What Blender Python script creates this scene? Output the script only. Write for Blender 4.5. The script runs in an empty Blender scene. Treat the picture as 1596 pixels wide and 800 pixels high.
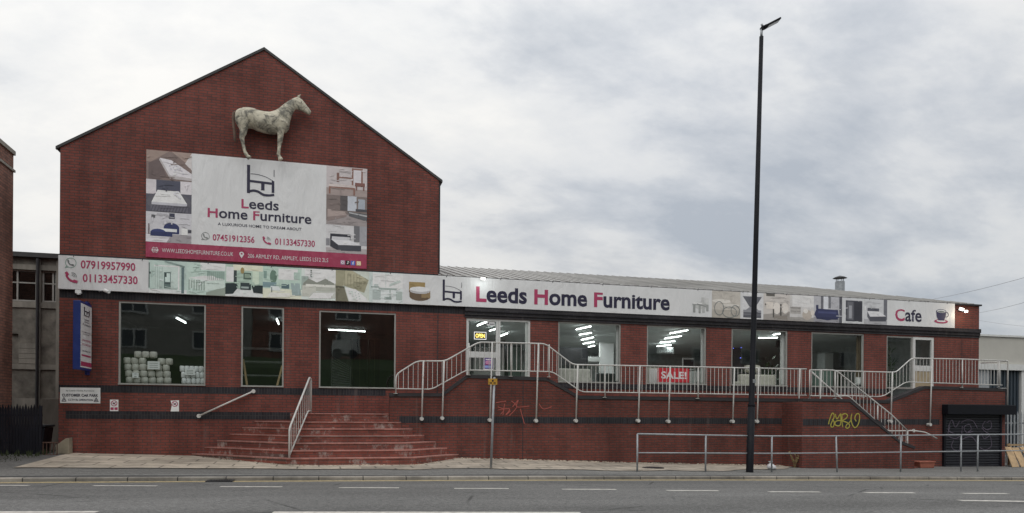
import bpy, bmesh, math, random
from mathutils import Vector, Matrix
random.seed(7)
C = bpy.context.scene
COL = C.collection

# ------------------------------------------------------------------ camera, sky, sun, exposure
F = 1150.0; TH = math.radians(14.64); ROLL = 0.0068; D = 21.8; ZC = 1.6
cam = bpy.data.cameras.new('camera'); camo = bpy.data.objects.new('camera', cam); COL.objects.link(camo)
cam.sensor_width = 36.0; cam.lens = F / 1596 * 36.0
cam.shift_y = (645 - 400) / 1596.0
cam.clip_start = 0.1; cam.clip_end = 3000
fw = Vector((math.sin(TH), math.cos(TH), 0)); rt = Vector((math.cos(TH), -math.sin(TH), 0)); up = Vector((0, 0, 1))
rr = rt * math.cos(ROLL) + up * math.sin(ROLL) * 1.0
uu = up * math.cos(ROLL) - rt * math.sin(ROLL)
m = Matrix((rr, uu, -fw)).transposed().to_4x4(); m.translation = Vector((0, -D, ZC))
camo.matrix_world = m
C.camera = camo
C.render.resolution_x = 1024; C.render.resolution_y = 513
C.view_settings.view_transform = 'Standard'; C.view_settings.look = 'None'
C.view_settings.exposure = 0.32; C.view_settings.gamma = 1.0; C.view_settings.use_curve_mapping = False
C.cycles.use_denoising = True; C.cycles.denoising_prefilter = 'ACCURATE'; C.render.filter_size = 1.05
C.cycles.max_bounces = 8; C.cycles.transparent_max_bounces = 16; C.cycles.sample_clamp_indirect = 4.0
C.cycles.caustics_reflective = False; C.cycles.caustics_refractive = False

SUN_EL = math.radians(52); SUN_AZ = math.radians(205)     # azimuth: direction to the sun, measured from +Y towards +X
w = bpy.data.worlds.new('World'); C.world = w; w.use_nodes = True
nt = w.node_tree; N = nt.nodes; L = nt.links
for n in list(N): N.remove(n)
out = N.new('ShaderNodeOutputWorld'); bg = N.new('ShaderNodeBackground'); bg.inputs['Strength'].default_value = 0.1
sky = N.new('ShaderNodeTexSky'); sky.sky_type = 'NISHITA'; sky.sun_disc = False
sky.sun_elevation = SUN_EL; sky.sun_rotation = SUN_AZ
tc = N.new('ShaderNodeTexCoord'); sp = N.new('ShaderNodeSeparateXYZ'); L.new(tc.outputs['Generated'], sp.inputs[0])
def wmath(op, a, b=None, c=None, clamp=False):
    n = N.new('ShaderNodeMath'); n.operation = op; n.use_clamp = clamp
    for i, v in enumerate((a, b, c)):
        if v is None: continue
        if isinstance(v, (int, float)): n.inputs[i].default_value = v
        else: L.new(v, n.inputs[i])
    return n.outputs[0]
zp = wmath('MAXIMUM', sp.outputs['Z'], 0.0)
den = wmath('ADD', zp, 0.38)
cx_ = wmath('DIVIDE', sp.outputs['X'], den); cy_ = wmath('DIVIDE', sp.outputs['Y'], den)
cb = N.new('ShaderNodeCombineXYZ'); L.new(cx_, cb.inputs[0]); L.new(cy_, cb.inputs[1])
def wnoise(scale, rot, sx, sy, detail=8, rough=0.55, dist=0.4, off=0.0):
    mp = N.new('ShaderNodeMapping'); mp.inputs['Rotation'].default_value = (0, 0, rot); mp.inputs['Scale'].default_value = (sx, sy, 1)
    mp.inputs['Location'].default_value = (off, off * 0.7, 0)
    L.new(cb.outputs[0], mp.inputs[0])
    n = N.new('ShaderNodeTexNoise'); n.inputs['Scale'].default_value = scale; n.inputs['Detail'].default_value = detail
    n.inputs['Roughness'].default_value = rough; n.inputs['Distortion'].default_value = dist
    L.new(mp.outputs[0], n.inputs['Vector']); return n.outputs[0]
def wramp(v, stops):
    r = N.new('ShaderNodeValToRGB'); L.new(v, r.inputs[0]); e = r.color_ramp.elements
    while len(e) < len(stops): e.new(0.5)
    for i, (p, c) in enumerate(stops): e[i].position = p; e[i].color = (c[0], c[1], c[2], 1)
    return r.outputs[0]
big = wnoise(0.9, 0.7, 0.85, 1.35, 5, 0.5, 0.15, 3.1)
fine = wnoise(5.0, 0.9, 0.9, 1.35, 8, 0.6, 0.1, 1.7)
mixn = wmath('ADD', wmath('ADD', wmath('MULTIPLY', big, 0.34), wmath('MULTIPLY', wnoise(2.4, 0.8, 0.85, 1.5, 8, 0.62, 0.3, 5.2), 0.42)), wmath('MULTIPLY', fine, 0.46))
az = wmath('ARCTAN2', sp.outputs['X'], sp.outputs['Y']); el = wmath('ARCSINE', sp.outputs['Z'])
def patch(a0, e0, wa, we, tilt=0.0):   # a soft bank of thicker or thinner cloud in one part of the sky
    da = wmath('SUBTRACT', az, math.radians(a0)); de = wmath('SUBTRACT', wmath('SUBTRACT', el, math.radians(e0)), wmath('MULTIPLY', da, tilt))
    q = wmath('ADD', wmath('POWER', wmath('ABSOLUTE', wmath('DIVIDE', da, math.radians(wa))), 2.0), wmath('POWER', wmath('ABSOLUTE', wmath('DIVIDE', de, math.radians(we))), 2.0))
    return wmath('POWER', 2.718, wmath('MULTIPLY', q, -1.0))
for a0, e0, wa, we, tl, amp in ((24, 14, 15, 4.2, .05, -.085), (46, 7.5, 11, 3.2, -.1, -.07), (20, 28, 16, 4, .1, -.05), (-10, 14, 16, 10, 0, .06), (16, 21, 9, 4, .2, .05), (44, 10.5, 9, 1.2, .12, .07)):
    mixn = wmath('ADD', mixn, wmath('MULTIPLY', patch(a0, e0, wa, we, tl), amp))
cloud = wramp(mixn, [(0.42, (3.7, 3.95, 4.3)), (0.53, (4.85, 5.0, 5.2)), (0.60, (5.7, 5.76, 5.8)), (0.74, (6.6, 6.53, 6.35))])
# blue showing in the thinnest places
gap = wramp(big, [(0.36, (0.10, 0.10, 0.10)), (0.50, (0.01, 0.01, 0.01))])
mx = N.new('ShaderNodeMix'); mx.data_type = 'RGBA'
L.new(gap, mx.inputs['Factor']); L.new(cloud, mx.inputs['A']); L.new(sky.outputs[0], mx.inputs['B'])
# an overcast sky is brighter overhead than at the horizon; this one is also bright low on the left, where the sun side is thin
ov = wmath('ADD', 0.93, wmath('MULTIPLY', wmath('POWER', zp, 1.5), 0.95))
lf = wmath('MULTIPLY', wmath('MULTIPLY', wmath('SUBTRACT', 0.25, sp.outputs['X']), 0.20), wmath('SUBTRACT', 1.0, zp))
ov2 = wmath('ADD', ov, wmath('MINIMUM', wmath('MAXIMUM', lf, -0.04), 0.12))
mul = N.new('ShaderNodeMix'); mul.data_type = 'RGBA'; mul.blend_type = 'MULTIPLY'; mul.inputs['Factor'].default_value = 1
cbb = N.new('ShaderNodeCombineXYZ')
for i in range(3): L.new(ov2, cbb.inputs[i])
L.new(mx.outputs['Result'], mul.inputs['A']); L.new(cbb.outputs[0], mul.inputs['B'])
L.new(mul.outputs['Result'], bg.inputs['Color']); L.new(bg.outputs[0], out.inputs['Surface'])

sun = bpy.data.lights.new('sun', 'SUN'); sun.energy = 0.6; sun.angle = math.radians(40); sun.color = (1, 0.96, 0.9)
suno = bpy.data.objects.new('sun', sun); COL.objects.link(suno)
sd = Vector((math.sin(SUN_AZ) * math.cos(SUN_EL), math.cos(SUN_AZ) * math.cos(SUN_EL), math.sin(SUN_EL)))
suno.rotation_euler = sd.to_track_quat('Z', 'Y').to_euler(); suno.location = (0, -30, 40)

# ------------------------------------------------------------------ measuring helpers (photo survey -> metres)
def P(px, py, Y=0.0, X=None, Z=None):
    dx = (px - 798) / F; dy = (py - 645) / F
    u = dx * math.cos(ROLL) + dy * math.sin(ROLL); v = -dx * math.sin(ROLL) + dy * math.cos(ROLL)
    d = Vector((math.sin(TH) + u * math.cos(TH), math.cos(TH) - u * math.sin(TH), -v))
    if X is not None: t = X / d.x
    elif Z is not None: t = (Z - ZC) / d.z
    else: t = (Y + D) / d.y
    return Vector((0, -D, ZC)) + d * t
def interp(x, pts):
    if x <= pts[0][0]: return pts[0][1]
    for (a, b), (c, d) in zip(pts, pts[1:]):
        if x <= c:
            t = (x - a) / (c - a); return b + (d - b) * t
    return pts[-1][1]
KERB = -5.55
def K(X):
    X = max(-28, min(40, X)); return .18 - .0139 * (X - 4.33) - .000217 * (X - 4.33) ** 2
WPTS = [(-28, .62), (-6.6, .45), (-3.4, .36), (0, .27), (2.5, .27), (3.8, .33), (9, .14), (14.7, -.02), (20, -.09), (24, -.12), (40, -.6)]
def W(X): return interp(X, WPTS)
def pav(X, Y):
    t = (Y - KERB) / (-1.2 - KERB); t = max(0, min(1.25, t)); return K(X) * (1 - t) + W(X) * t
def road(X, Y): return K(X) - .08 + .08 * (1 - ((Y + 11.4) / 5.9) ** 2) if Y > -17.3 else K(X) - .08
def ong(px, py, fn=pav):
    lo, hi = -20.0, 6.0
    for _ in range(50):
        mid = (lo + hi) / 2; p = P(px, py, mid)
        if p.z > fn(p.x, mid): lo = mid
        else: hi = mid
    return P(px, py, lo)
def lin(h):
    h = h.lstrip('#'); c = [int(h[i:i + 2], 16) / 255 for i in (0, 2, 4)]
    return tuple(x / 12.92 if x <= .04045 else ((x + .055) / 1.055) ** 2.4 for x in c)

# ------------------------------------------------------------------ materials
def principled(name):
    mt = bpy.data.materials.new(name); mt.use_nodes = True
    b = mt.node_tree.nodes['Principled BSDF']; return mt, mt.node_tree.nodes, mt.node_tree.links, b
def coords(N, L, kind='wall'):
    g = N.new('ShaderNodeNewGeometry'); s = N.new('ShaderNodeSeparateXYZ'); L.new(g.outputs['Position'], s.inputs[0])
    c = N.new('ShaderNodeCombineXYZ')
    if kind == 'wall':
        a = N.new('ShaderNodeMath'); a.operation = 'ADD'; L.new(s.outputs['X'], a.inputs[0]); L.new(s.outputs['Y'], a.inputs[1])
        L.new(a.outputs[0], c.inputs[0]); L.new(s.outputs['Z'], c.inputs[1])
    else:
        L.new(s.outputs['X'], c.inputs[0]); L.new(s.outputs['Y'], c.inputs[1])
    return g.outputs['Position'], c.outputs[0]
def noise(N, L, vec, scale, detail=4, rough=.55, sc=(1, 1, 1), dist=0):
    mp = N.new('ShaderNodeMapping'); mp.inputs['Scale'].default_value = sc; L.new(vec, mp.inputs[0])
    n = N.new('ShaderNodeTexNoise'); n.inputs['Scale'].default_value = scale; n.inputs['Detail'].default_value = detail
    n.inputs['Roughness'].default_value = rough; n.inputs['Distortion'].default_value = dist; L.new(mp.outputs[0], n.inputs['Vector']); return n.outputs[0]
def ramp(N, L, v, stops):
    r = N.new('ShaderNodeValToRGB'); L.new(v, r.inputs[0]); e = r.color_ramp.elements
    while len(e) < len(stops): e.new(.5)
    for i, (p, c) in enumerate(stops):
        if isinstance(c, (int, float)): c = (c, c, c)
        e[i].position = p; e[i].color = (*c[:3], 1)
    return r.outputs[0]
def mix(N, L, a, b, fac, mode='MIX'):
    n = N.new('ShaderNodeMix'); n.data_type = 'RGBA'; n.blend_type = mode
    for k, v in (('A', a), ('B', b)):
        if isinstance(v, tuple): n.inputs[k].default_value = (*v[:3], 1)
        else: L.new(v, n.inputs[k])
    if isinstance(fac, (int, float)): n.inputs['Factor'].default_value = fac
    else: L.new(fac, n.inputs['Factor'])
    return n.outputs['Result']
def bump(N, L, h, b, strength=.3, dist=.01):
    n = N.new('ShaderNodeBump'); n.inputs['Strength'].default_value = strength; n.inputs['Distance'].default_value = dist
    L.new(h, n.inputs['Height']); L.new(n.outputs[0], b.inputs['Normal'])
def simple(name, col, rough=.55, metallic=0, var=.18, scale=6, bs=.15, bd=.004, spec=.5, streak=False):
    mt, N, L, b = principled(name); pos, _ = coords(N, L)
    n1 = noise(N, L, pos, scale, 5, .6, (1, 1, .25) if streak else (1, 1, 1))
    r = ramp(N, L, n1, [(.3, 1 - var), (.7, 1 + var * .6)])
    L.new(mix(N, L, tuple(col), r, 1.0, 'MULTIPLY'), b.inputs['Base Color'])
    L.new(ramp(N, L, n1, [(.3, max(.05, rough - .1)), (.7, min(1, rough + .1))]), b.inputs['Roughness'])
    b.inputs['Metallic'].default_value = metallic; b.inputs['Specular IOR Level'].default_value = spec
    if bs: bump(N, L, noise(N, L, pos, scale * 8, 3), b, bs, bd)
    return mt
def brick(name, c1, c2, mortar, bw=.225, rh=.075, ms=.010, kind='wall', grime=.35, white=0.0, rough=.85, bs=.5, bias=0.0, off=.5, wt=(.60, .72), wsc=(1, 1, 2.2)):
    mt, N, L, b = principled(name); pos, uv = coords(N, L, kind)
    t = N.new('ShaderNodeTexBrick'); L.new(uv, t.inputs['Vector'])
    t.inputs['Scale'].default_value = 1; t.inputs['Brick Width'].default_value = bw; t.inputs['Row Height'].default_value = rh
    t.inputs['Mortar Size'].default_value = ms; t.inputs['Mortar Smooth'].default_value = .3; t.inputs['Bias'].default_value = bias; t.offset = off
    t.inputs['Color1'].default_value = (*c1, 1); t.inputs['Color2'].default_value = (*c2, 1); t.inputs['Mortar'].default_value = (*mortar, 1)
    big = noise(N, L, pos, .45, 6, .6, (1, 1, 1.4), .3)
    col = mix(N, L, t.outputs['Color'], ramp(N, L, big, [(.3, 1 - grime), (.68, 1.12)]), 1.0, 'MULTIPLY')
    strk = noise(N, L, pos, 2.2, 5, .65, (1, 1, .16))
    col = mix(N, L, col, ramp(N, L, strk, [(.34, 1 - grime * .7), (.6, 1.06)]), 1.0, 'MULTIPLY')
    pb = noise(N, L, pos, 9, 3, .7, (1, 1, 2.4))
    col = mix(N, L, col, ramp(N, L, pb, [(.3, .86), (.7, 1.12)]), 1.0, 'MULTIPLY')
    if kind == 'wall':
        ob = N.new('ShaderNodeTexBrick'); L.new(uv, ob.inputs['Vector']); ob.inputs['Scale'].default_value = 1; ob.inputs['Brick Width'].default_value = bw; ob.inputs['Row Height'].default_value = rh; ob.inputs['Mortar Size'].default_value = 0; ob.offset = off
        ob.inputs['Color1'].default_value = (0, 0, 0, 1); ob.inputs['Color2'].default_value = (1, 1, 1, 1); ob.inputs['Bias'].default_value = 0
        col = mix(N, L, col, (.045, .030, .030), ramp(N, L, ob.outputs['Color'], [(.90, 0), (.93, .20)]))
        ro = noise(N, L, pos, 3.1, 4, .6, (1, 1, .07)); rm_ = noise(N, L, pos, .6, 3, .5)
        col = mix(N, L, col, (.24, .19, .17), mix(N, L, ramp(N, L, ro, [(.60, 0), (.72, .30)]), ramp(N, L, rm_, [(.48, 0), (.6, 1)]), 1.0, 'MULTIPLY'))
    if white:
        wn = noise(N, L, pos, 2.0, 9, .78, wsc, .3)
        col = mix(N, L, col, (.42, .37, .34), ramp(N, L, wn, [(wt[0], 0), (wt[1], white)]))
    L.new(col, b.inputs['Base Color']); b.inputs['Roughness'].default_value = rough; b.inputs['Specular IOR Level'].default_value = .3
    if bs:
        inv = N.new('ShaderNodeMath'); inv.operation = 'SUBTRACT'; inv.inputs[0].default_value = 1; L.new(t.outputs['Fac'], inv.inputs[1])
        bump(N, L, inv.outputs[0], b, bs, .006)
    return mt
def asphalt(name, col, patch=.25, spk=.35, lanes=False):
    mt, N, L, b = principled(name); pos, _ = coords(N, L)
    s = noise(N, L, pos, 55, 3, .75); s2 = noise(N, L, pos, 17, 5, .8, (.6, 1.3, 1)); g = noise(N, L, pos, .35, 6, .6, (.5, 1.6, 1), .4)
    c = mix(N, L, tuple(col), ramp(N, L, s, [(.32, 1 - spk), (.66, 1 + spk)]), 1.0, 'MULTIPLY')
    c = mix(N, L, c, ramp(N, L, s2, [(.3, 1 - spk * .6), (.7, 1 + spk * .5)]), 1.0, 'MULTIPLY')
    c = mix(N, L, c, ramp(N, L, g, [(.3, 1 - patch), (.7, 1 + patch * .5)]), 1.0, 'MULTIPLY')
    gr = noise(N, L, pos, 30, 2, .5, (.55, 1, 1)); c = mix(N, L, c, ramp(N, L, gr, [(.38, .80), (.62, 1.22)]), 1.0, 'MULTIPLY')
    if lanes:   # polished wheel tracks, oil line, small dark spots and fine cracks
        mp = N.new('ShaderNodeMapping'); mp.inputs['Scale'].default_value = (.02, 1, 1); L.new(pos, mp.inputs[0])
        tr = N.new('ShaderNodeTexNoise'); tr.inputs['Scale'].default_value = 1.1; tr.inputs['Detail'].default_value = 3; L.new(mp.outputs[0], tr.inputs['Vector'])
        c = mix(N, L, c, ramp(N, L, tr.outputs[0], [(.36, .86), (.62, 1.08)]), 1.0, 'MULTIPLY')
        sp_n = noise(N, L, pos, 2.1, 2, .5, (.7, 1.2, 1)); c = mix(N, L, c, (.05, .05, .05), ramp(N, L, sp_n, [(.70, 0), (.76, .45)]))
        vo = N.new('ShaderNodeTexVoronoi'); vo.feature = 'DISTANCE_TO_EDGE'; vo.inputs['Scale'].default_value = .33
        wv = N.new('ShaderNodeMapping'); L.new(pos, wv.inputs[0]); L.new(wv.outputs[0], vo.inputs['Vector'])
        cr = ramp(N, L, vo.outputs['Distance'], [(.004, .75), (.012, 0)]); ck = ramp(N, L, noise(N, L, pos, .5, 2), [(.52, 0), (.6, 1)])
        c = mix(N, L, c, (.035, .035, .035), mix(N, L, cr, ck, 1.0, 'MULTIPLY'))
    L.new(c, b.inputs['Base Color']); b.inputs['Roughness'].default_value = .9; b.inputs['Specular IOR Level'].default_value = .25
    bump(N, L, s, b, .35, .006); return mt
def emit(name, col, strength):
    mt, N, L, b = principled(name); b.inputs['Base Color'].default_value = (.8, .8, .8, 1)
    b.inputs['Emission Color'].default_value = (*col, 1); b.inputs['Emission Strength'].default_value = strength; return mt
def glassmat(name, tint=(.80, .88, .88), refl=1.0, base=.07):
    mt = bpy.data.materials.new(name); mt.use_nodes = True; N = mt.node_tree.nodes; L = mt.node_tree.links
    for n in list(N): N.remove(n)
    o = N.new('ShaderNodeOutputMaterial'); tr = N.new('ShaderNodeBsdfTransparent'); tr.inputs[0].default_value = (*tint, 1)
    gl = N.new('ShaderNodeBsdfGlossy'); gl.inputs['Roughness'].default_value = .015; gl.inputs['Color'].default_value = (.9, .95, .95, 1)
    lw = N.new('ShaderNodeLayerWeight'); pw = N.new('ShaderNodeMath'); pw.operation = 'POWER'; L.new(lw.outputs['Facing'], pw.inputs[0]); pw.inputs[1].default_value = 5
    fr = N.new('ShaderNodeMath'); fr.operation = 'MULTIPLY_ADD'; L.new(pw.outputs[0], fr.inputs[0]); fr.inputs[1].default_value = .93; fr.inputs[2].default_value = base
    g = N.new('ShaderNodeNewGeometry'); nz = N.new('ShaderNodeTexNoise'); nz.inputs['Scale'].default_value = .8; L.new(g.outputs['Position'], nz.inputs['Vector'])
    bp = N.new('ShaderNodeBump'); bp.inputs['Strength'].default_value = .06; bp.inputs['Distance'].default_value = .03; L.new(nz.outputs[0], bp.inputs['Height']); L.new(bp.outputs[0], gl.inputs['Normal'])
    mu = N.new('ShaderNodeMath'); mu.operation = 'MULTIPLY'; mu.inputs[1].default_value = refl; L.new(fr.outputs[0], mu.inputs[0])
    ms = N.new('ShaderNodeMixShader'); L.new(mu.outputs[0], ms.inputs[0]); L.new(tr.outputs[0], ms.inputs[1]); L.new(gl.outputs[0], ms.inputs[2])
    L.new(ms.outputs[0], o.inputs[0]); return mt
def vcol(name, rough=.45, wr=.25):
    mt, N, L, b = principled(name); a = N.new('ShaderNodeVertexColor'); a.layer_name = 'ink'
    b.inputs['Roughness'].default_value = rough
    pos, _ = coords(N, L)
    c = mix(N, L, a.outputs[0], ramp(N, L, noise(N, L, pos, 5.5, 6, .75, (1, 1, 1.3), .6), [(.28, .84), (.5, 1.0), (.72, 1.10)]), 1.0, 'MULTIPLY'); L.new(c, b.inputs['Base Color']); bump(N, L, noise(N, L, pos, 2.6, 3, .5, (1, 1, .55), .8), b, wr, .05); return mt
def vinyl(name, col, wr=.35):
    mt, N, L, b = principled(name); pos, _ = coords(N, L)
    wv = noise(N, L, pos, 2.4, 4, .5, (1, 1, .5), 1.2); fine = noise(N, L, pos, 1.1, 2, .5, (2.2, 1, .35), 2.0)
    dirt = noise(N, L, pos, 1.3, 5, .6, (1, 1, .4))
    L.new(mix(N, L, tuple(col), ramp(N, L, dirt, [(.3, .94), (.65, 1.02)]), 1.0, 'MULTIPLY'), b.inputs['Base Color'])
    b.inputs['Roughness'].default_value = .42
    ad = N.new('ShaderNodeMath'); ad.operation = 'ADD'; L.new(wv, ad.inputs[0]); L.new(fine, ad.inputs[1])
    bump(N, L, ad.outputs[0], b, wr, .07); return mt

RED1, RED2 = (.232, .066, .051), (.196, .057, .045)
M = {}
M['brick'] = brick('red_brick', RED1, RED2, (.100, .062, .056), ms=.012)
M['brick_ramp'] = brick('red_brick_ramp', (.196, .055, .042), (.165, .047, .036), (.090, .056, .050), white=.14, ms=.014)
M['brick_step'] = brick('step_brick', (.285, .086, .064), (.205, .062, .048), (.13, .08, .07), white=.75, grime=.3, wt=(.53, .63), wsc=(1, 1, .8))
M['tread'] = brick('step_tread', (.44, .20, .165), (.36, .155, .13), (.26, .17, .15), kind='floor', white=.25, wt=(.55, .7))
M['old_brick'] = brick('old_brick', (.40, .19, .14), (.28, .14, .11), (.16, .12, .10), grime=.4, white=.25)
M['blue_brick'] = brick('blue_soldier_brick', (.040, .040, .047), (.026, .025, .031), (.062, .055, .056), bw=.075, rh=.3, ms=.008, off=0, grime=.4)
M['blue_course'] = brick('blue_brick_course', (.038, .037, .043), (.026, .025, .031), (.06, .055, .055), grime=.4, rh=.075)
M['coping'] = simple('coping_brick', (.036, .033, .036), .8, var=.35, scale=5)
M['verge'] = simple('verge_slate', (.055, .055, .056), .8, var=.4, scale=4)
M['slate'] = simple('roof_slate', (.06, .06, .065), .7, var=.3)
M['alu'] = simple('grey_aluminium', (.36, .36, .34), .45, .2, var=.12, scale=8, bs=0)
M['white_frame'] = simple('white_frame_paint', (.62, .63, .62), .4, var=.1, bs=0)
def painted(name, col, rustcol, amt):
    mt, N, L, b = principled(name); pos, _ = coords(N, L)
    a = noise(N, L, pos, 6, 6, .7); d = noise(N, L, pos, 2.2, 4, .6, (1, 1, .4))
    c = mix(N, L, tuple(col), ramp(N, L, d, [(.3, .78), (.65, 1.05)]), 1.0, 'MULTIPLY')
    L.new(mix(N, L, c, tuple(rustcol), ramp(N, L, a, [(.60, 0), (.70, amt)])), b.inputs['Base Color']); b.inputs['Roughness'].default_value = .5
    bump(N, L, a, b, .2, .004); return mt
M['rail'] = painted('white_rail_paint', (.57, .565, .545), (.22, .15, .10), .8)
M['galv'] = simple('galvanised_steel', (.33, .35, .37), .5, .35, var=.25, scale=10, bs=.1)
M['blackpaint'] = simple('black_column_paint', (.007, .008, .012), .6, var=.3, scale=10, bs=.05, spec=.2)
M['concrete'] = simple('old_concrete', (.27, .255, .225), .9, var=.6, scale=1.6, bs=.5, bd=.01, streak=True)
M['render_panel'] = simple('pebbledash', (.185, .172, .15), .95, var=.6, scale=2.5, bs=.6, bd=.01)
M['flags'] = brick('stone_flags', (.60, .52, .425), (.50, .44, .36), (.20, .18, .15), bw=1.0, rh=.62, ms=.022, kind='floor', grime=.38, bs=.3)
M['dirtyflags'] = brick('dirty_flags', (.47, .41, .335), (.38, .335, .28), (.22, .20, .17), bw=.9, rh=.6, ms=.03, kind='floor', grime=.4, white=.3, bs=.4)
M['kerb'] = brick('kerb_stone', (.34, .31, .27), (.26, .245, .22), (.06, .058, .055), bw=.92, rh=40, ms=.012, kind='floor', grime=.45, bs=.3)
M['asphalt'] = asphalt('road_asphalt', (.140, .139, .136), .22, .5, True)
M['tarmac'] = asphalt('pavement_tarmac', (.165, .163, .156), .3)
M['tarmac2'] = asphalt('pavement_tarmac_dark', (.085, .086, .087), .3)
M['soil'] = asphalt('yard_soil', (.045, .043, .036), .5)
M['yellow'] = simple('yellow_line_paint', (.62, .50, .28), .8, var=.35, scale=12)
M['linewhite'] = simple('white_line_paint', (.55, .53, .49), .8, var=.35, scale=9)
M['paving_line'] = simple('worn_edge_line', (.27, .27, .26), .85, var=.4, scale=6)
M['vinyl'] = vinyl('white_vinyl', (.735, .74, .75), .40)
M['vinyl_red'] = vinyl('crimson_vinyl', (.36, .040, .095), .6)
M['navy'] = simple('navy_ink', (.016, .014, .045), .45, var=.1, bs=0)
M['pink'] = simple('crimson_ink', (.42, .045, .125), .45, var=.12, bs=0)
M['greyink'] = simple('grey_ink', (.20, .22, .22), .5, var=.1, bs=0)
M['greenink'] = simple('pale_green_ink', (.22, .36, .30), .5, var=.1, bs=0)
M['whiteink'] = simple('white_ink', (.72, .70, .71), .45, var=.05, bs=0)
M['print'] = vcol('printed_picture')
M['glass'] = glassmat('shop_glass', (.93, .965, .95))
M['glass_tint'] = glassmat('tinted_shop_glass', (.88, .93, .92), 1.0, .11)
M['glass_old'] = glassmat('old_glass', (.35, .40, .42))
M['steel'] = simple('dark_steel', (.03, .03, .034), .5, .3, var=.3)
M['plywood'] = simple('raw_timber', (.42, .29, .16), .75, var=.35, scale=5, streak=True)
print('part1')
# ------------------------------------------------------------------ object helpers
def set_props(o, label=None, cat=None, group=None, kind=None):
    if label: o['label'] = label
    if cat: o['category'] = cat
    if group: o['group'] = group
    if kind: o['kind'] = kind
    return o
def thing(name, label, cat, loc=(0, 0, 0), group=None):
    o = bpy.data.objects.new(name, None); COL.objects.link(o); o.location = loc; o.empty_display_size = .2
    return set_props(o, label, cat, group)
def origin(o):
    v = Vector((0, 0, 0))
    while o is not None: v = v + o.location; o = o.parent
    return v
def fillet(pts, r=.08, n=5):
    pts = [Vector(p) for p in pts]; outp = [pts[0]]
    for a, b, c in zip(pts, pts[1:], pts[2:]):
        d1 = (a - b); d2 = (c - b); q = min(r, d1.length * .45, d2.length * .45)
        p1 = b + d1.normalized() * q; p2 = b + d2.normalized() * q
        for i in range(n + 1):
            t = i / n; outp.append(p1 * (1 - t) ** 2 + b * 2 * t * (1 - t) + p2 * t * t)
    outp.append(pts[-1]); return outp
class MB:
    def __init__(s): s.v = []; s.f = []; s.mi = []; s.c = []
    def add(s, vs, fs, mi=0, col=None):
        o = len(s.v); s.v += [Vector(v) for v in vs]
        for f in fs: s.f.append([i + o for i in f]); s.mi.append(mi); s.c.append(col)
        return s
    def box(s, x0, x1, y0, y1, z0, z1, mi=0):
        v = [(x, y, z) for x in (x0, x1) for y in (y0, y1) for z in (z0, z1)]
        return s.add(v, [(0, 1, 3, 2), (4, 6, 7, 5), (0, 4, 5, 1), (2, 3, 7, 6), (0, 2, 6, 4), (1, 5, 7, 3)], mi)
    def obox(s, c, ex, ey, ez, mi=0):
        c = Vector(c); ex, ey, ez = Vector(ex), Vector(ey), Vector(ez)
        v = [c + ex * a + ey * b + ez * d for a in (-1, 1) for b in (-1, 1) for d in (-1, 1)]
        return s.add(v, [(0, 1, 3, 2), (4, 6, 7, 5), (0, 4, 5, 1), (2, 3, 7, 6), (0, 2, 6, 4), (1, 5, 7, 3)], mi)
    def tube(s, pts, r, n=8, mi=0, cap=True):
        pts = [Vector(p) for p in pts]; rs = r if isinstance(r, (list, tuple)) else [r] * len(pts)
        base = len(s.v); ref = None; rings = []
        for i, p in enumerate(pts):
            t = (pts[min(i + 1, len(pts) - 1)] - pts[max(i - 1, 0)]).normalized()
            if ref is None: ref = Vector((0, 0, 1)) if abs(t.z) < .9 else Vector((1, 0, 0))
            a = t.cross(ref).normalized(); b = t.cross(a).normalized(); ref = -b if False else ref
            if abs(t.dot(ref)) > .98: ref = Vector((1, 0, 0)) if abs(t.x) < .9 else Vector((0, 1, 0)); a = t.cross(ref).normalized(); b = t.cross(a)
            rings.append([p + (a * math.cos(k * 2 * math.pi / n) + b * math.sin(k * 2 * math.pi / n)) * rs[i] for k in range(n)])
        # keep rings aligned
        for i in range(1, len(rings)):
            best = min(range(n), key=lambda q: (rings[i][q] - pts[i] - (rings[i - 1][0] - pts[i - 1])).length)
            R = rings[i][best:] + rings[i][:best]
            if (R[1] - pts[i] - (rings[i - 1][1] - pts[i - 1])).length > (R[-1] - pts[i] - (rings[i - 1][1] - pts[i - 1])).length: R = [R[0]] + R[:0:-1]
            rings[i] = R
        vs = [v for R in rings for v in R]; fs = []
        for i in range(len(rings) - 1):
            for k in range(n):
                fs.append((i * n + k, i * n + (k + 1) % n, (i + 1) * n + (k + 1) % n, (i + 1) * n + k))
        if cap: fs.append(tuple(range(n))); fs.append(tuple(range((len(rings) - 1) * n, len(rings) * n)))
        return s.add(vs, fs, mi)
    def prism(s, poly, ax, a0, a1, mi=0):
        """poly: 2-D outline; ax 'y' -> (x,z) outline pushed along y; 'z' -> (x,y) pushed along z; 'x' -> (y,z) along x"""
        def mk(p, a): return {'y': (p[0], a, p[1]), 'z': (p[0], p[1], a), 'x': (a, p[0], p[1])}[ax]
        n = len(poly); vs = [mk(p, a0) for p in poly] + [mk(p, a1) for p in poly]
        fs = [tuple(range(n)), tuple(range(n, 2 * n))] + [(i, (i + 1) % n, n + (i + 1) % n, n + i) for i in range(n)]
        return s.add(vs, fs, mi)
    def lathe(s, prof, c, n=16, mi=0):
        c = Vector(c); vs = [c + Vector((r * math.cos(k * 2 * math.pi / n), r * math.sin(k * 2 * math.pi / n), z)) for r, z in prof for k in range(n)]
        fs = [(i * n + k, i * n + (k + 1) % n, (i + 1) * n + (k + 1) % n, (i + 1) * n + k) for i in range(len(prof) - 1) for k in range(n)]
        fs += [tuple(range(n)), tuple(range((len(prof) - 1) * n, len(prof) * n))]
        return s.add(vs, fs, mi)
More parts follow.
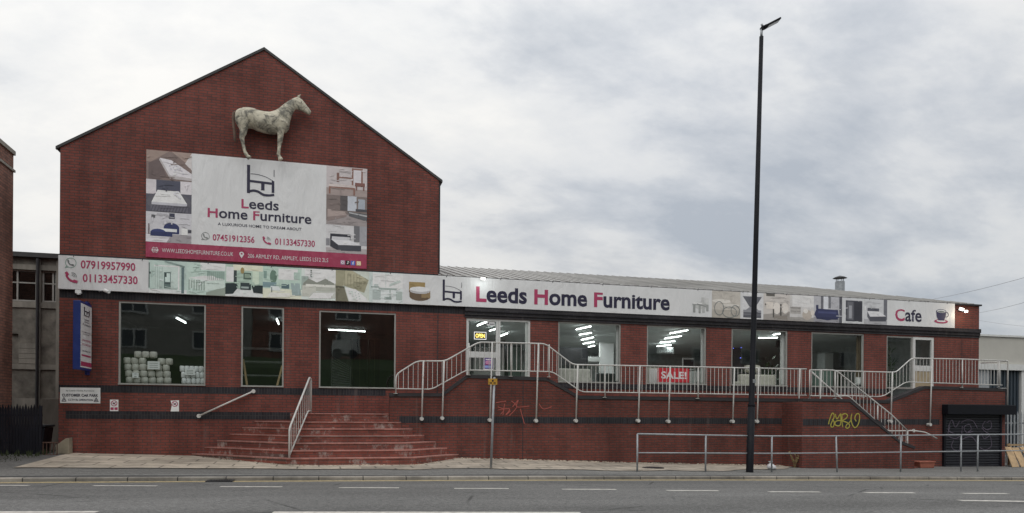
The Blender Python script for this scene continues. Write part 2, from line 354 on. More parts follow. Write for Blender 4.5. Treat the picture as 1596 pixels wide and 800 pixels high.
    def rings(s, R, mi=0):
        n = len(R[0]); vs = [v for r in R for v in r]
        fs = [(i * n + k, i * n + (k + 1) % n, (i + 1) * n + (k + 1) % n, (i + 1) * n + k) for i in range(len(R) - 1) for k in range(n)]
        fs += [tuple(range(n)), tuple(range((len(R) - 1) * n, len(R) * n))]
        return s.add(vs, fs, mi)
    def build(s, name, mats, parent=None, smooth=False, bevel=0, loc=None, mod=None):
        me = bpy.data.meshes.new(name); o = bpy.data.objects.new(name, me); COL.objects.link(o)
        off = Vector((0, 0, 0))
        if parent is not None: o.parent = parent; off = origin(parent)
        elif loc is not None: o.location = loc; off = Vector(loc)
        me.from_pydata([v - off for v in s.v], [], s.f); me.update()
        for mt in (mats if isinstance(mats, (list, tuple)) else [mats]): me.materials.append(mt)
        for p, i in zip(me.polygons, s.mi): p.material_index = i
        if any(c is not None for c in s.c):
            at = me.color_attributes.new('ink', 'FLOAT_COLOR', 'CORNER')
            for p, c in zip(me.polygons, s.c):
                for li in p.loop_indices: at.data[li].color = (*(c or (.5, .5, .5)), 1)
        bm = bmesh.new(); bm.from_mesh(me); bmesh.ops.recalc_face_normals(bm, faces=bm.faces); bm.to_mesh(me); bm.free()
        if smooth:
            for p in me.polygons: p.use_smooth = True
        if bevel:
            b = o.modifiers.new('edge', 'BEVEL'); b.width = bevel; b.segments = 2; b.limit_method = 'ANGLE'
        return o
def struct(o): o['kind'] = 'structure'; return o
def copy_tree(o, delta, label=None, parent=None, group=None):
    c = o.copy(); COL.objects.link(c)
    if parent is not None: c.parent = parent
    else:
        c.location = o.location + Vector(delta)
        if label: c['label'] = label
    for ch in [q for q in o.children]: copy_tree(ch, delta, None, c)
    return c
def sheet(name, xs, ys, fn, mt, dz=0, kind=True):
    mb = MB(); nx, ny = len(xs), len(ys)
    vs = [(x, y, fn(x, y) + dz) for x in xs for y in ys]
    fs = [(i * ny + j, (i + 1) * ny + j, (i + 1) * ny + j + 1, i * ny + j + 1) for i in range(nx - 1) for j in range(ny - 1)]
    o = mb.add(vs, fs).build(name, mt)
    return struct(o) if kind else o
def lerp_list(a, b, n): return [a + (b - a) * i / n for i in range(n + 1)]
def letters(body, place, u0, u1, v0, v1, mats, name='lettering', parent=None, split=None, bold=.018, ext=.003, keepw=False):
    """text mesh whose ink runs u0..u1 and whose baseline..ascender runs v0..v1; place(u, v, n) -> point"""
    cu = bpy.data.curves.new(name, 'FONT'); cu.body = body; cu.size = 1; cu.offset = bold; cu.resolution_u = 3; cu.extrude = 0
    for mt in mats: cu.materials.append(mt)
    if split:
        for i in range(len(body)): cu.body_format[i].material_index = split[i]
    tmp = bpy.data.objects.new('tmp', cu); COL.objects.link(tmp)
    dg = bpy.context.evaluated_depsgraph_get(); me = bpy.data.meshes.new_from_object(tmp.evaluated_get(dg))
    bpy.data.objects.remove(tmp); bpy.data.curves.remove(cu)
    xs = [v.co.x for v in me.vertices]; ysv = [v.co.y for v in me.vertices]
    xa, xb, yb = min(xs), max(xs), max(ysv)
    o = bpy.data.objects.new(name, me); COL.objects.link(o); off = Vector((0, 0, 0))
    if parent is not None: o.parent = parent; off = origin(parent)
    for v in me.vertices:
        y_ = v.co.y; xh = .46
        if body[0] in 'LHC' and body[1:2].islower():   # taller small letters, as on the banners
            y_ = y_ * .525 / xh if y_ < xh else .525 + (y_ - xh) * (yb - .525) / (yb - xh)
        u = u0 + (v.co.x - xa) / (xb - xa) * (u1 - u0); vv = v0 + y_ / yb * (v1 - v0)
        v.co = place(u, vv, 0) - off
    if not len(me.materials):
        for mt in mats: me.materials.append(mt)
    return o
def wallplace(Y): return lambda u, v, n: Vector((u, Y - n, v))
def ribbon(pts, wdt, Y, mb, mi=0, col=None):
    """flat stroke lying on a wall that faces -Y; pts are (x, z)"""
    n = len(pts)
    for i in range(n - 1):
        a = Vector((pts[i][0], 0, pts[i][1])); b = Vector((pts[i + 1][0], 0, pts[i + 1][1])); d = (b - a)
        if d.length < 1e-6: continue
        d.normalize(); q = Vector((-d.z, 0, d.x)) * wdt / 2; e = d * wdt * .3
        mb.rc = getattr(mb, 'rc', 0) + 1; y = Y - .00022 * (mb.rc % 23)
        mb.add([(p.x, y, p.z) for p in (a - e - q, b + e - q, b + e + q, a - e + q)], [(0, 1, 2, 3)], mi, col)
def spline(pts, n=8):
    P_ = [Vector((*p, 0)) if len(p) == 2 else Vector(p) for p in pts]; o = []
    for i in range(len(P_) - 1):
        p0 = P_[max(i - 1, 0)]; p1 = P_[i]; p2 = P_[i + 1]; p3 = P_[min(i + 2, len(P_) - 1)]
        for k in range(n):
            t = k / n; o.append(.5 * ((2 * p1) + (p2 - p0) * t + (2 * p0 - 5 * p1 + 4 * p2 - p3) * t * t + (3 * p1 - p0 - 3 * p2 + p3) * t ** 3))
    o.append(P_[-1]); return o

# ------------------------------------------------------------------ ground, road, pavement
XS = [-400, -150, -60, -28] + [-24 + 2 * i for i in range(33)] + [60, 150, 400]
XSn = [x for x in XS if -60 <= x <= 60]
def gz(x, y):
    if y > 0: return pav(x, 0) - .05
    if y > KERB: return pav(x, y) - .09
    return K(x) - .35
sheet('ground', XS, [-400, -120, -40, -18, -5.6, -5.4, -3, 0, .5, 6, 20, 60, 160, 600], gz, M['soil'])
sheet('road', XSn, [-17.3 + i * .59 for i in range(20)] + [KERB - .12 + 0.0], road, M['asphalt'])
sheet('far_pavement', XSn, [-26, -17.3], lambda x, y: K(x) + .01, M['tarmac'])
mb = MB()   # kerb stones
for x0, x1 in zip(XSn, XSn[1:]):
    for (ya, yb, za, zb) in ((KERB - .13, KERB - .13, -.16, -.012), (KERB - .13, KERB - .115, -.012, 0.004), (KERB - .115, KERB + .02, .004, .006)):
        mb.add([(x0, ya, K(x0) + za), (x1, ya, K(x1) + za), (x1, yb, K(x1) + zb), (x0, yb, K(x0) + zb)], [(0, 1, 2, 3)])
struct(mb.build('kerb', M['kerb']))
FL = [(-60, -3.75), (-6.3, -3.75), (-2.8, -3.7), (-.7, -3.75), (3, -3.9), (7.8, -4.2), (10.7, -3.9), (13.5, -2.6), (15, -1.2), (60, -1.2)]   # tarmac / flagstone edge
def strip(name, xs, ya, yb, mt, dz, n=5):
    mb = MB()
    for x0, x1 in zip(xs, xs[1:]):
        for j in range(n):
            q = []
            for (x, t) in ((x0, j / n), (x1, j / n), (x1, (j + 1) / n), (x0, (j + 1) / n)):
                y = ya(x) + (yb(x) - ya(x)) * t; q.append((x, y, pav(x, y) + dz))
            mb.add(q, [(0, 1, 2, 3)])
    return struct(mb.build(name, mt))
XF = lerp_list(-10, 40, 100)
strip('pavement', [-60, -30] + XF + [60], lambda x: KERB, lambda x: .3, M['tarmac'], -.004, 8)
strip('pavement_edge_strip', [-60, -30] + XF + [60], lambda x: KERB + .03, lambda x: KERB + .32, M['tarmac2'], 0)
strip('pavement_line', [-60, -30] + XF + [60], lambda x: KERB + .34, lambda x: KERB + .42, M['paving_line'], .002)
strip('flagstone_forecourt', lerp_list(-6.35, 1.0, 30), lambda x: interp(x, FL) + .12 * math.sin(x * 3.1) * .3, lambda x: -.004, M['flags'], .012)
strip('worn_flagstones', lerp_list(1.0, 14.9, 60), lambda x: min(-1.21, interp(x, FL) + .10 * math.sin(x * 2.3) + .05 * math.sin(x * 5.1)), lambda x: -1.205, M['dirtyflags'], .010)
# road markings
def mark(name, a, b, wdt, mt, sub=8):
    mb = MB(); a = Vector(a); b = Vector(b); d = (b - a).normalized(); q = Vector((-d.y, d.x)) * wdt / 2
    for i in range(sub):
        p0 = a.lerp(b, i / sub); p1 = a.lerp(b, (i + 1) / sub)
        c = [p0 - q, p1 - q, p1 + q, p0 + q]
        mb.add([(p.x, p.y, road(p.x, p.y) + .005) for p in c], [(0, 1, 2, 3)])
    return struct(mb.build(name, mt))
mark('yellow_line', (-58, KERB - .27), (58, KERB - .27), .10, M['yellow'], 60); mark('yellow_line', (-58, KERB - .44), (58, KERB - .44), .10, M['yellow'], 60)
DASH = [(-10, 45), (145, 245), (343, 440), (528, 622), (708, 793), (876, 960), (1039, 1120), (1198, 1278), (1347, 1425), (1500, 1570)]
DY = [757, 757.6, 759, 760.6, 761.7, 763, 765, 767, 768.3, 769.5]
for (a, b), y in zip(DASH, DY):
    p = ong(a, y, road); q = ong(b, y + .3, road); mark('lane_dash', p.xy, q.xy, .15, M['linewhite'])
for (a, b, y0, y1) in ((-120, 152, 799.5, 798.5), (425, 905, 799.3, 800), (1495, 1720, 780.5, 784)):
    p = ong(a, y0, road); q = ong(b, y1, road); mark('centre_line', p.xy, q.xy, .17, M['linewhite'])
# drain grate in the gutter
p = ong(325, 749.5, road); q = ong(366, 749.5, road)
t = thing('drain_grate', 'black iron gully grate in the gutter by the kerb', 'drain', (p.x, p.y, road(p.x, p.y)))
z = road(p.x, p.y)
f_ = MB(); x0, x1, yc = p.x, q.x, KERB - .33
f_.box(x0, x1, yc - .2, yc - .16, z + .002, z + .03).box(x0, x1, yc + .16, yc + .19, z + .002, z + .03).box(x0, x0 + .04, yc - .16, yc + .16, z + .002, z + .03).box(x1 - .04, x1, yc - .16, yc + .16, z + .002, z + .03).build('frame', M['steel'], t)
b_ = MB()
for i in range(9):
    xx = x0 + .06 + i * (x1 - x0 - .12) / 8; b_.box(xx - .014, xx + .014, yc - .155, yc + .155, z + .004, z + .026)
b_.build('bars', M['steel'], t)
# dark inspection cover on the flags
p = ong(1018, 730)
MB().lathe([(.30, 0), (.30, .012), (.26, .016), (.0, .016)], (p.x, p.y, pav(p.x, p.y) + .012), 20).build('inspection_cover', M['steel'], None, loc=(p.x, p.y, pav(p.x, p.y)))
set_props(bpy.data.objects['inspection_cover'], 'dark round cover set in the worn flagstones near the guardrail end', 'manhole cover')
# weeds along the left verge
# ------------------------------------------------------------------ the furniture store
X0, X1, XG = -6.64, 23.33, 3.40          # facade left, right, gable right edge
store = thing('furniture_store', 'red brick furniture shop with a tall gable and a long low wing of shop windows', 'shop building', (X0, 0, .3))
OPEN_ = [(-5.22, -3.04, 2.31, 4.55), (-2.12, -.98, 2.30, 4.55), (-.02, 2.16, 2.30, 4.52), (4.26, 6.26, 2.28, 4.47), (7.16, 9.25, 2.58, 4.47),
         (10.15, 12.26, 2.58, 4.47), (13.19, 15.32, 2.58, 4.47), (16.25, 18.37, 2.58, 4.46), (19.31, 21.34, 2.28, 4.44)]
RV = .14
def grid_wall(mb, us, vs, holes, Y):
    for u0, u1 in zip(us, us[1:]):
        for v0, v1 in zip(vs, vs[1:]):
            cu, cv = (u0 + u1) / 2, (v0 + v1) / 2
            if any(a < cu < b and c < cv < d for a, b, c, d in holes): continue
            mb.add([(u0, Y, v0), (u1, Y, v0), (u1, Y, v1), (u0, Y, v1)], [(0, 1, 2, 3)])
    for a, b, c, d in holes:
        r = Y + RV
        mb.add([(a, Y, c), (a, r, c), (a, r, d), (a, Y, d)], [(0, 1, 2, 3)]); mb.add([(b, Y, c), (b, r, c), (b, r, d), (b, Y, d)], [(0, 1, 2, 3)])
        mb.add([(a, Y, d), (a, r, d), (b, r, d), (b, Y, d)], [(0, 1, 2, 3)]); mb.add([(a, Y, c), (a, r, c), (b, r, c), (b, Y, c)], [(0, 1, 2, 3)])
us = sorted(set([X0, XG, X1] + [a for o in OPEN_ for a in o[:2]])); vs = sorted(set([-.8, 5.70] + [a for o in OPEN_ for a in o[2:]]))
EV, RG, XR = 8.56, 11.78, -1.56
mb = MB(); grid_wall(mb, us, vs, OPEN_, 0)
mb.add([(X0, 0, 5.70), (XG, 0, 5.70), (XG, 0, EV), (XR, 0, RG), (X0, 0, EV)], [(0, 1, 2, 3, 4)])
DG, DW = 18.0, 14.0
mb.add([(X0, 0, -.8), (X0, DG, -.8), (X0, DG, EV), (X0, 0, EV)], [(0, 1, 2, 3)])
mb.add([(XG, 0, 5.70), (XG, DG, 5.70), (XG, DG, EV), (XG, 0, EV)], [(0, 1, 2, 3)])
mb.add([(X1, 0, -.8), (X1, DW, -.8), (X1, DW, 5.6), (X1, 0, 5.6)], [(0, 1, 2, 3)])
mb.add([(XG, DW, -.8), (X1, DW, -.8), (X1, DW, 5.6), (XG, DW, 5.6)], [(0, 1, 2, 3)])
mb.add([(X0, DG, -.8), (XG, DG, -.8), (XG, DG, EV), (XR, DG, RG), (X0, DG, EV)], [(0, 1, 2, 3, 4)])
mb.build('wall', M['brick'], store)
# gable roof and its dark verge
def slope(x): return EV + (RG - EV) * (1 - abs(x - XR) / (XR - X0 if x < XR else XG - XR))
mb = MB()
for (xa, xb) in ((X0 - .12, XR), (XR, XG + .12)):
    za = slope(xa) + .02; zb = slope(xb) + .02
    mb.prism([(xa, za), (xb, zb), (xb, zb + .05), (xa, za + .05)], 'y', .06, DG + .1)
groof = mb.build('gable_roof', M['slate'], store)
mb = MB()
for (xa, xb) in ((X0 - .10, XR), (XR, XG + .10)):
    za = slope(xa) - .03; zb = slope(xb) - .03
    mb.prism([(xa, za), (xb, zb), (xb, zb + .075), (xa, za + .075)], 'y', -.035, .055)
mb.build('verge', M['verge'], store)
mb = MB(); mb.tube([(XG + .026, .04, EV - .02), (XG + .026, .04, 5.75)], .024, 8); mb.build('downpipe', M['steel'], store)
# low wing roof: ribbed metal, hipped at the right
metal, N_, L_, B_ = principled('ribbed_metal_roof'); pos, _ = coords(N_, L_)
wv = N_.new('ShaderNodeTexWave'); wv.inputs['Scale'].default_value = 2.6; wv.bands_direction = 'X'; L_.new(pos, wv.inputs['Vector'])
st = noise(N_, L_, pos, 1.2, 5, .6, (3, .5, 1))
c_ = mix(N_, L_, (.46, .45, .43), ramp(N_, L_, st, [(.3, .75), (.7, 1.05)]), 1.0, 'MULTIPLY')
c_ = mix(N_, L_, c_, ramp(N_, L_, wv.outputs[0], [(.1, .82), (.5, 1.0)]), 1.0, 'MULTIPLY')
L_.new(c_, B_.inputs['Base Color']); B_.inputs['Roughness'].default_value = .5; B_.inputs['Metallic'].default_value = .15
bump(N_, L_, wv.outputs[0], B_, .7, .05)
ZE, YR, ZR, XH = 5.70, 7.0, 7.39, 21.0
mb = MB()
e = [(XG, -.06, ZE), (X1 + .04, -.06, ZE - .02), (X1 + .04, DW + .1, ZE), (XG, DW + .1, ZE), (XG, YR, ZR), (XH, YR, ZR)]
mb.add(e, [(0, 1, 5, 4), (1, 2, 5), (2, 3, 4, 5)])
wroof = mb.build('wing_roof', metal, store)
mb = MB(); x = XG + .15
while x < X1 - .1:       # standing ribs of the sheeting, eaves to ridge (or hip)
    t = 1 if x < XH else (X1 + .04 - x) / (X1 + .04 - XH)
    mb.obox(Vector((x, -.06, ZE + .012)).lerp(Vector((x, YR, ZR + .012)), t / 2), (Vector((0, YR + .06, ZR - ZE))) * t / 2, (.018, 0, 0), (0, -.003, .010)); x += .33
mb.build('sheeting_rib', metal, wroof)
mb = MB(); mb.box(X0 + .0, XG, -.02, .0, 5.695, 5.73); mb.box(XG, X1 + .05, -.075, .06, 5.645, 5.70); mb.build('eaves_flashing', M['steel'], store)
mb = MB(); c = P(1309, 450, 8.0); mb.lathe([(.215, -.8), (.215, .33), (.19, .33), (.19, .35)], (c.x, c.y, 7.6), 18); flue = mb.build('flue', M['galv'], wroof, smooth=False)
mb = MB(); mb.lathe([(.32, 0), (.21, .06), (.05, .11), (.02, .12)], (c.x, c.y, 8.10), 18)
for k in range(4):
    a = k * math.pi / 2 + .4; mb.tube([(c.x + .18 * math.cos(a), c.y + .18 * math.sin(a), 7.9), (c.x + .18 * math.cos(a), c.y + .18 * math.sin(a), 8.12)], .014, 6)
mb.build('flue_cap', M['steel'], flue)
# dark engineering brick bands
E_ = .004
mb = MB(); mb.box(X0 + .002, 4.2, -E_, .05, 4.585, 4.82)
mb.build('fascia_band', M['blue_brick'], store)
mb = MB()
for i, (za, zb, d) in enumerate(((4.475, 4.56, .025), (4.563, 4.66, .055), (4.663, 4.80, .09))):
    mb.box(4.2, X1 + .001 + .001 * i, -d, .05, za, zb)
mb.build('corbel_course', M['blue_course'], store)
mb = MB(); mb.box(X0 + .004, 1.87, -E_ - .002, .03, 2.09, 2.285); mb.box(-6.47, 1.87, -E_, .03, 1.385, 1.60); mb.build('plinth_band', M['blue_brick'], store)
mb = MB(); mb.box(6.27, 19.30, -.02, .03, 2.40, 2.568); mb.build('sill_course', M['blue_course'], store)
MB().box(XG - .012, XG + .012, -.003, .02, -.5, 4.58).build('movement_joint', M['steel'], store); MB().box(22.55, 22.57, -.003, .02, 2.2, 4.47).build('movement_joint', M['steel'], store)
# interior shell
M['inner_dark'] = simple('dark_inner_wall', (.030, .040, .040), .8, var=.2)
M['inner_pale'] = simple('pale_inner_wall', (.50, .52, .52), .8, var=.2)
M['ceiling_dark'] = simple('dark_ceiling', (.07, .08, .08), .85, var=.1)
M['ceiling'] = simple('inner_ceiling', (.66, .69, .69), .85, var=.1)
M['carpet'] = simple('shop_floor', (.22, .22, .21), .7, var=.2)
CE = 4.72
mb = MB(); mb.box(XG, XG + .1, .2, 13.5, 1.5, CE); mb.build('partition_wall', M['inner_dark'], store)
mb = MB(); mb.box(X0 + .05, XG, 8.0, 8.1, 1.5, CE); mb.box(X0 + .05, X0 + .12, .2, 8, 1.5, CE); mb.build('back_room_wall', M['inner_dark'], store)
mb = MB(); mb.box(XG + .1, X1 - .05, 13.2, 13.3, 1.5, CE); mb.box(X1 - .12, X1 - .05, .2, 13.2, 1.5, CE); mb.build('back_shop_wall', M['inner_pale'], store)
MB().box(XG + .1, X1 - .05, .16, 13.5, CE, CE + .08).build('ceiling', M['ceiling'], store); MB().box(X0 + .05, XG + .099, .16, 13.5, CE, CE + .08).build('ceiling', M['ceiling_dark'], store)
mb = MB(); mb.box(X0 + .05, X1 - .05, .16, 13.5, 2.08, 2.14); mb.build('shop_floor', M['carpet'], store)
# windows
def frame(mb, x0, x1, z0, z1, ya, yb, f=.055, mull=()):
    mb.box(x0, x1, ya, yb, z0, z0 + f); mb.box(x0, x1, ya, yb, z1 - f, z1)
    mb.box(x0, x0 + f, ya, yb, z0 + f, z1 - f); mb.box(x1 - f, x1, ya, yb, z0 + f, z1 - f)
    for a in mull: mb.box(a - f / 2, a + f / 2, ya, yb, z0 + f, z1 - f)
def pl4(x0, x1, z0, z1, y=.055): return MB().add([(x0, y, z0), (x1, y, z0), (x1, y, z1), (x0, y, z1)], [(0, 1, 2, 3)])
def window(x0, x1, z0, z1, mt, f=.055, pane='glass'):
    mb = MB(); frame(mb, x0, x1, z0, z1, .02, .09, f); o = mb.build('window', mt, store)
    mb = MB(); mb.add([(x0 + f, .055, z0 + f), (x1 - f, .055, z0 + f), (x1 - f, .055, z1 - f), (x0 + f, .055, z1 - f)], [(0, 1, 2, 3)]); mb.build('pane', M[pane], o)
    mb = MB(); mb.box(x0 + .002, x1 - .002, -.035, .02, z0 - .0, z0 + .03); mb.build('sill', mt, o)
    return o
for o in OPEN_[:3]: window(*o, M['alu'], .043, 'glass_tint')
for o in OPEN_[4:8]: window(*o, M['alu'], .045)
a, b, c, d = OPEN_[3]
# glazed main entrance: one door leaf and a side light
sl = MB(); frame(sl, a + 1.0, b, c, d, .02, .09, .06, ()); slo = sl.build('side_light', M['white_frame'], store)
pl4(a + 1.06, b - .06, c + .06, d - .06).build('pane', M['glass'], slo)
MB().box(b - .14, b - .062, .06, .10, c + .06, d - .06).build('jamb', M['white_frame'], slo)
dr = MB(); frame(dr, a, a + .995, c, d, .02, .09, .075); dr.box(a + .08, a + .92, .03, .08, 3.29, 3.47); door = dr.build('entrance_door', M['white_frame'], store); door['label'] = 'glazed white framed entrance door with a mid rail'
pl4(a + .08, a + .92, c + .08, d - .08).build('pane', M['glass'], door)
MB().tube([(a + .86, -.03, 3.0), (a + .86, -.03, 3.28)], .015, 8).box(a + .85, a + .87, -.03, .02, 3.02, 3.04).box(a + .85, a + .87, -.03, .02, 3.24, 3.26).build('handle', M['galv'], door)
a, b, c, d = OPEN_[8]
m_ = 20.44
o = MB(); frame(o, a, m_, c + .3, d, .02, .09, .05); wl = o.build('window', M['alu'], store); pl4(a + .05, m_ - .05, c + .35, d - .05).build('pane', M['glass'], wl)
o = MB(); frame(o, m_ + .003, b, c, d, .015, .09, .10); o.box(m_ + .1, b - .1, .03, .08, 3.22, 3.42); cd = o.build('cafe_door', M['white_frame'], store); cd['label'] = 'white cafe door with a tan lower panel'
pl4(m_ + .1, b - .1, 3.42, d - .1).build('pane', M['glass'], cd)
M['tan'] = simple('tan_panel', (.36, .30, .20), .6, var=.15)
MB().box(m_ + .1, b - .1, .045, .06, c + .1, 3.22).build('lower_panel', M['tan'], cd)

# ------------------------------------------------------------------ entrance steps
steps = thing('entrance_steps', 'flight of seven angular red brick steps with worn whitened edges', 'steps', (0, -1.5, .25))
ZS = [.45, .63, .81, .99, 1.17, 1.35, 1.58]
for k, z in enumerate(ZS):
    yf = -2.58 + .24 * k; yr = -1.204
    if k < 6:
        A = (-3.37 + .326 * k, -.004 - .0005 * k); B = (-.79 + .086 * k, yf); Cc = (2.45 - .086 * k, yf); Dd = (3.83 - .326 * k, yr - .0005 * k)
        poly = [A, B, Cc, Dd, (1.876 - .0005 * k, yr), (1.876 - .0005 * k, -.004 - .0005 * k)]
    else:
        poly = [(-.78, -.008), (-.78, -.45), (-.29, -1.15), (1.872, -1.15), (1.872, -.008)]
    mb = MB(); mb.prism(poly, 'z', (-.4 if k == 0 else ZS[k - 1] - .03), z - .035); st_ = mb.build('step', M['brick_step'], steps)
    cx = sum(p[0] for p in poly) / len(poly); cy = sum(p[1] for p in poly) / len(poly)
    pp = []
    for (x, y) in poly:
        ox = -.018 if (x < -.2) else 0; oy = -.018 if y < -.5 and not (abs(y - yr) < .01) else 0
        pp.append((x + (ox if y > -1 and k < 6 else 0), y + oy))
    mb = MB(); mb.prism(pp, 'z', z - .035, z); mb.build('tread', M['tread'], st_, bevel=.008)

# ------------------------------------------------------------------ access ramp along the wing
RY = -1.2
ramp_ = thing('access_ramp', 'long red brick access ramp wall with dark sloped copings in front of the shop windows', 'ramp', (12, RY, 0))
TOP = [(1.88, 2.15), (3.36, 2.17), (4.06, 2.70), (6.42, 2.67), (7.42, 2.15), (18.33, 2.13), (19.78, 2.63), (23.2, 2.60)]
FLO = [(1.88, 1.58), (3.4, 1.60), (4.05, 2.27), (6.45, 2.27), (7.4, 1.75), (18.35, 1.75), (19.8, 2.27), (23.2, 2.27)]
mb = MB(); mb.prism([(1.88, -.9)] + [(x, z - .10) for x, z in TOP] + [(23.2, -.9)], 'y', RY, RY + .22); 
mb.box(22.98, 23.2, RY + .22, -.01, -.9, 2.25); mb.box(1.881, 2.1, RY + .22, -.005, -.9, 1.57)
rw = mb.build('wall', M['brick_ramp'], ramp_)
mb = MB(); mb.prism([(x, z - .098) for x, z in TOP] + [(x, z) for x, z in TOP[::-1]], 'y', RY - .025, RY + .245); mb.build('coping', M['coping'], ramp_)
mb = MB(); mb.prism([(x, z - .12) for x, z in FLO] + [(x, z) for x, z in FLO[::-1]], 'y', RY + .22, -.006); mb.build('walkway', M['tread'], ramp_)
mb = MB(); mb.box(2.15, 14.28, RY - .004, RY + .05, 1.32, 1.52); mb.box(18.0, 20.4, RY - .004, RY + .05, 1.32, 1.52); mb.build('plinth_band', M['blue_brick'], ramp_)
mb = MB(); mb.box(5.70, 5.72, RY - .003, RY + .02, -.4, 2.57); mb.build('movement_joint', M['steel'], ramp_)

# ------------------------------------------------------------------ side stair in front of the ramp
SY = -2.2
sx0, sx1 = 14.30, 18.30
sstair = thing('side_stair', 'narrow brick stair with a sloping dark coping beside the graffiti tag', 'stair', (16.3, SY, 0))
ca = P(1326, 622, SY); cb2 = P(1402, 688, SY)
TP = [(sx0, 2.13), (ca.x - .05, 2.13), (cb2.x, cb2.z + .03), (sx1 + .15, cb2.z - .16)]
mb = MB(); mb.prism([(sx0, -.9)] + [(x, z - .09) for x, z in TP] + [(sx1 + .15, -.9)], 'y', SY, SY + .18); mb.box(sx0, sx0 + .18, SY + .18, RY - .003, -.9, 2.04)
mb.build('wall', M['brick_ramp'], sstair)
mb = MB(); mb.prism([(x, z - .088) for x, z in TP] + [(x, z) for x, z in TP[::-1]], 'y', SY - .02, SY + .20); mb.build('coping', M['coping'], sstair)
mb = MB(); mb.box(14.45, 18.25, SY - .004, SY + .05, 1.30, 1.50)
n0 = 10; xs0 = ca.x - .1; run = (18.75 - xs0) / n0
mb2 = MB(); mb2.box(sx0 + .18, xs0, SY + .18, RY - .003, -.5, 1.75)
for k in range(n0): mb2.box(xs0 + run * k, xs0 + run * (k + 1) - .001, SY + .18, RY - .003, -.5, 1.75 - (k + 1) * .178)
mb2.build('flight', M['brick_step'], sstair)
bx = MB(); q = 0
lim = 2.13 - .35
bx.prism([(14.32, 1.30), (17.35, 1.30), (17.35 - .32, 1.50), (14.32, 1.50)], 'y', SY - .004, SY + .05); bx.build('plinth_band', M['blue_brick'], sstair)
# graffiti
M['spray_yellow'] = simple('yellow_spray_paint', (.40, .35, .06), .6, var=.25, scale=20, bs=0)
M['spray_red'] = simple('red_spray_paint', (.40, .10, .08), .6, var=.2, bs=0)
M['spray_grey'] = simple('pale_spray_paint', (.12, .10, .14), .6, var=.3, scale=14, bs=0)
def scrawl(strokes, x0, y0, sc, wdt, Y, mt, parent, jit=0):
    mb = MB()
    for s in strokes:
        pts = spline([(x0 + a / sc, y0 + b / sc) for a, b in s], 6)
        w3 = [P(p.x, p.y, Y) for p in pts]; ribbon([(p.x, p.z) for p in w3], wdt, Y - .006, mb)
    return mb.build('graffiti', mt, parent)
G1 = [[(150, 480), (170, 390), (215, 270), (250, 265), (265, 330), (225, 420), (195, 500), (215, 545), (255, 520), (265, 440), (225, 385)],
      [(290, 280), (305, 350), (330, 370), (370, 310), (395, 270)], [(400, 270), (405, 400), (395, 490), (350, 520), (285, 495), (290, 440), (340, 410), (400, 410)],
      [(430, 280), (425, 400), (440, 540)], [(425, 290), (490, 265), (540, 300), (515, 360), (440, 410), (500, 435), (560, 470), (585, 520), (545, 570), (505, 545), (530, 490), (580, 450), (615, 400)],
      [(632, 275), (615, 370), (640, 490), (690, 555), (745, 520), (785, 420), (790, 300), (755, 265), (710, 300), (695, 370), (720, 420)]]
scrawl(G1, 1280, 625, 13.33, .036, SY, M['spray_yellow'], sstair)
G2 = [[(150, 300), (215, 290)], [(160, 330), (200, 350), (180, 380)], [(205, 310), (195, 385)], [(165, 350), (240, 345), (215, 385), (245, 360)], [(255, 290), (290, 330), (240, 390)], [(262, 330), (300, 285), (290, 330), (375, 325)], [(315, 345), (330, 400), (342, 445)], [(445, 310), (475, 345), (530, 330)]]
for q_ in (G2[:4], G2[4:7], G2[7:]): scrawl(q_, 740, 560, 4.444, .022, RY, M['spray_red'], ramp_)

# ------------------------------------------------------------------ roller shutter
sh = thing('roller_shutter', 'black roller shutter with pale scrawled graffiti under a boxed housing', 'shutter', (21.7, RY, -.1))
sa, sb_, sz0, sz1 = 20.52, 22.98, W(21.7) - .02, 1.68
M['shutter'] = simple('black_shutter_paint', (.016, .017, .024), .5, var=.3, scale=7, bs=.05)
mb = MB(); prof = []
nsl = 20
for i in range(nsl):
    z = sz0 + (sz1 - sz0) * i / nsl; h = (sz1 - sz0) / nsl
    prof += [(RY - .035, z), (RY - .062, z + h * .25), (RY - .062, z + h * .7), (RY - .035, z + h * .92)]
prof = [(RY - .01, sz0)] + prof + [(RY - .035, sz1), (RY - .01, sz1)]
mb.prism(prof, 'x', sa + .06, sb_ - .06); curt = mb.build('curtain', M['shutter'], sh)
for xx in (sa, sb_ - .07): MB().box(xx, xx + .07, RY - .085, RY - .002, sz0, sz1).build('guide_rail', M['blackpaint'], sh)
mb = MB(); mb.box(sa - .03, sb_ + .40, RY - .27, RY - .003, sz1, 2.01); mb.build('housing', M['blackpaint'], sh, bevel=.01)
G3 = [[(690, 420), (660, 400), (680, 345), (700, 385), (725, 350)], [(735, 360), (760, 345), (800, 350), (825, 390)], [(740, 380), (735, 440)], [(760, 420), (790, 400), (780, 370), (750, 385), (765, 415), (800, 410)],
      [(670, 380), (660, 430), (700, 450), (735, 430)], [(690, 460), (680, 500), (720, 520), (735, 460), (790, 440), (820, 470)], [(880, 360), (900, 350), (905, 385), (880, 400), (855, 380), (870, 350)], [(850, 390), (870, 410), (895, 430), (865, 450), (850, 420)], [(900, 440), (905, 490), (870, 515), (840, 500)]]
for q_ in (G3[:1], G3[1:6], G3[6:]): scrawl(q_, 1296, 560, 3.637, .024, RY - .064, M['spray_grey'], curt)
print('part3')
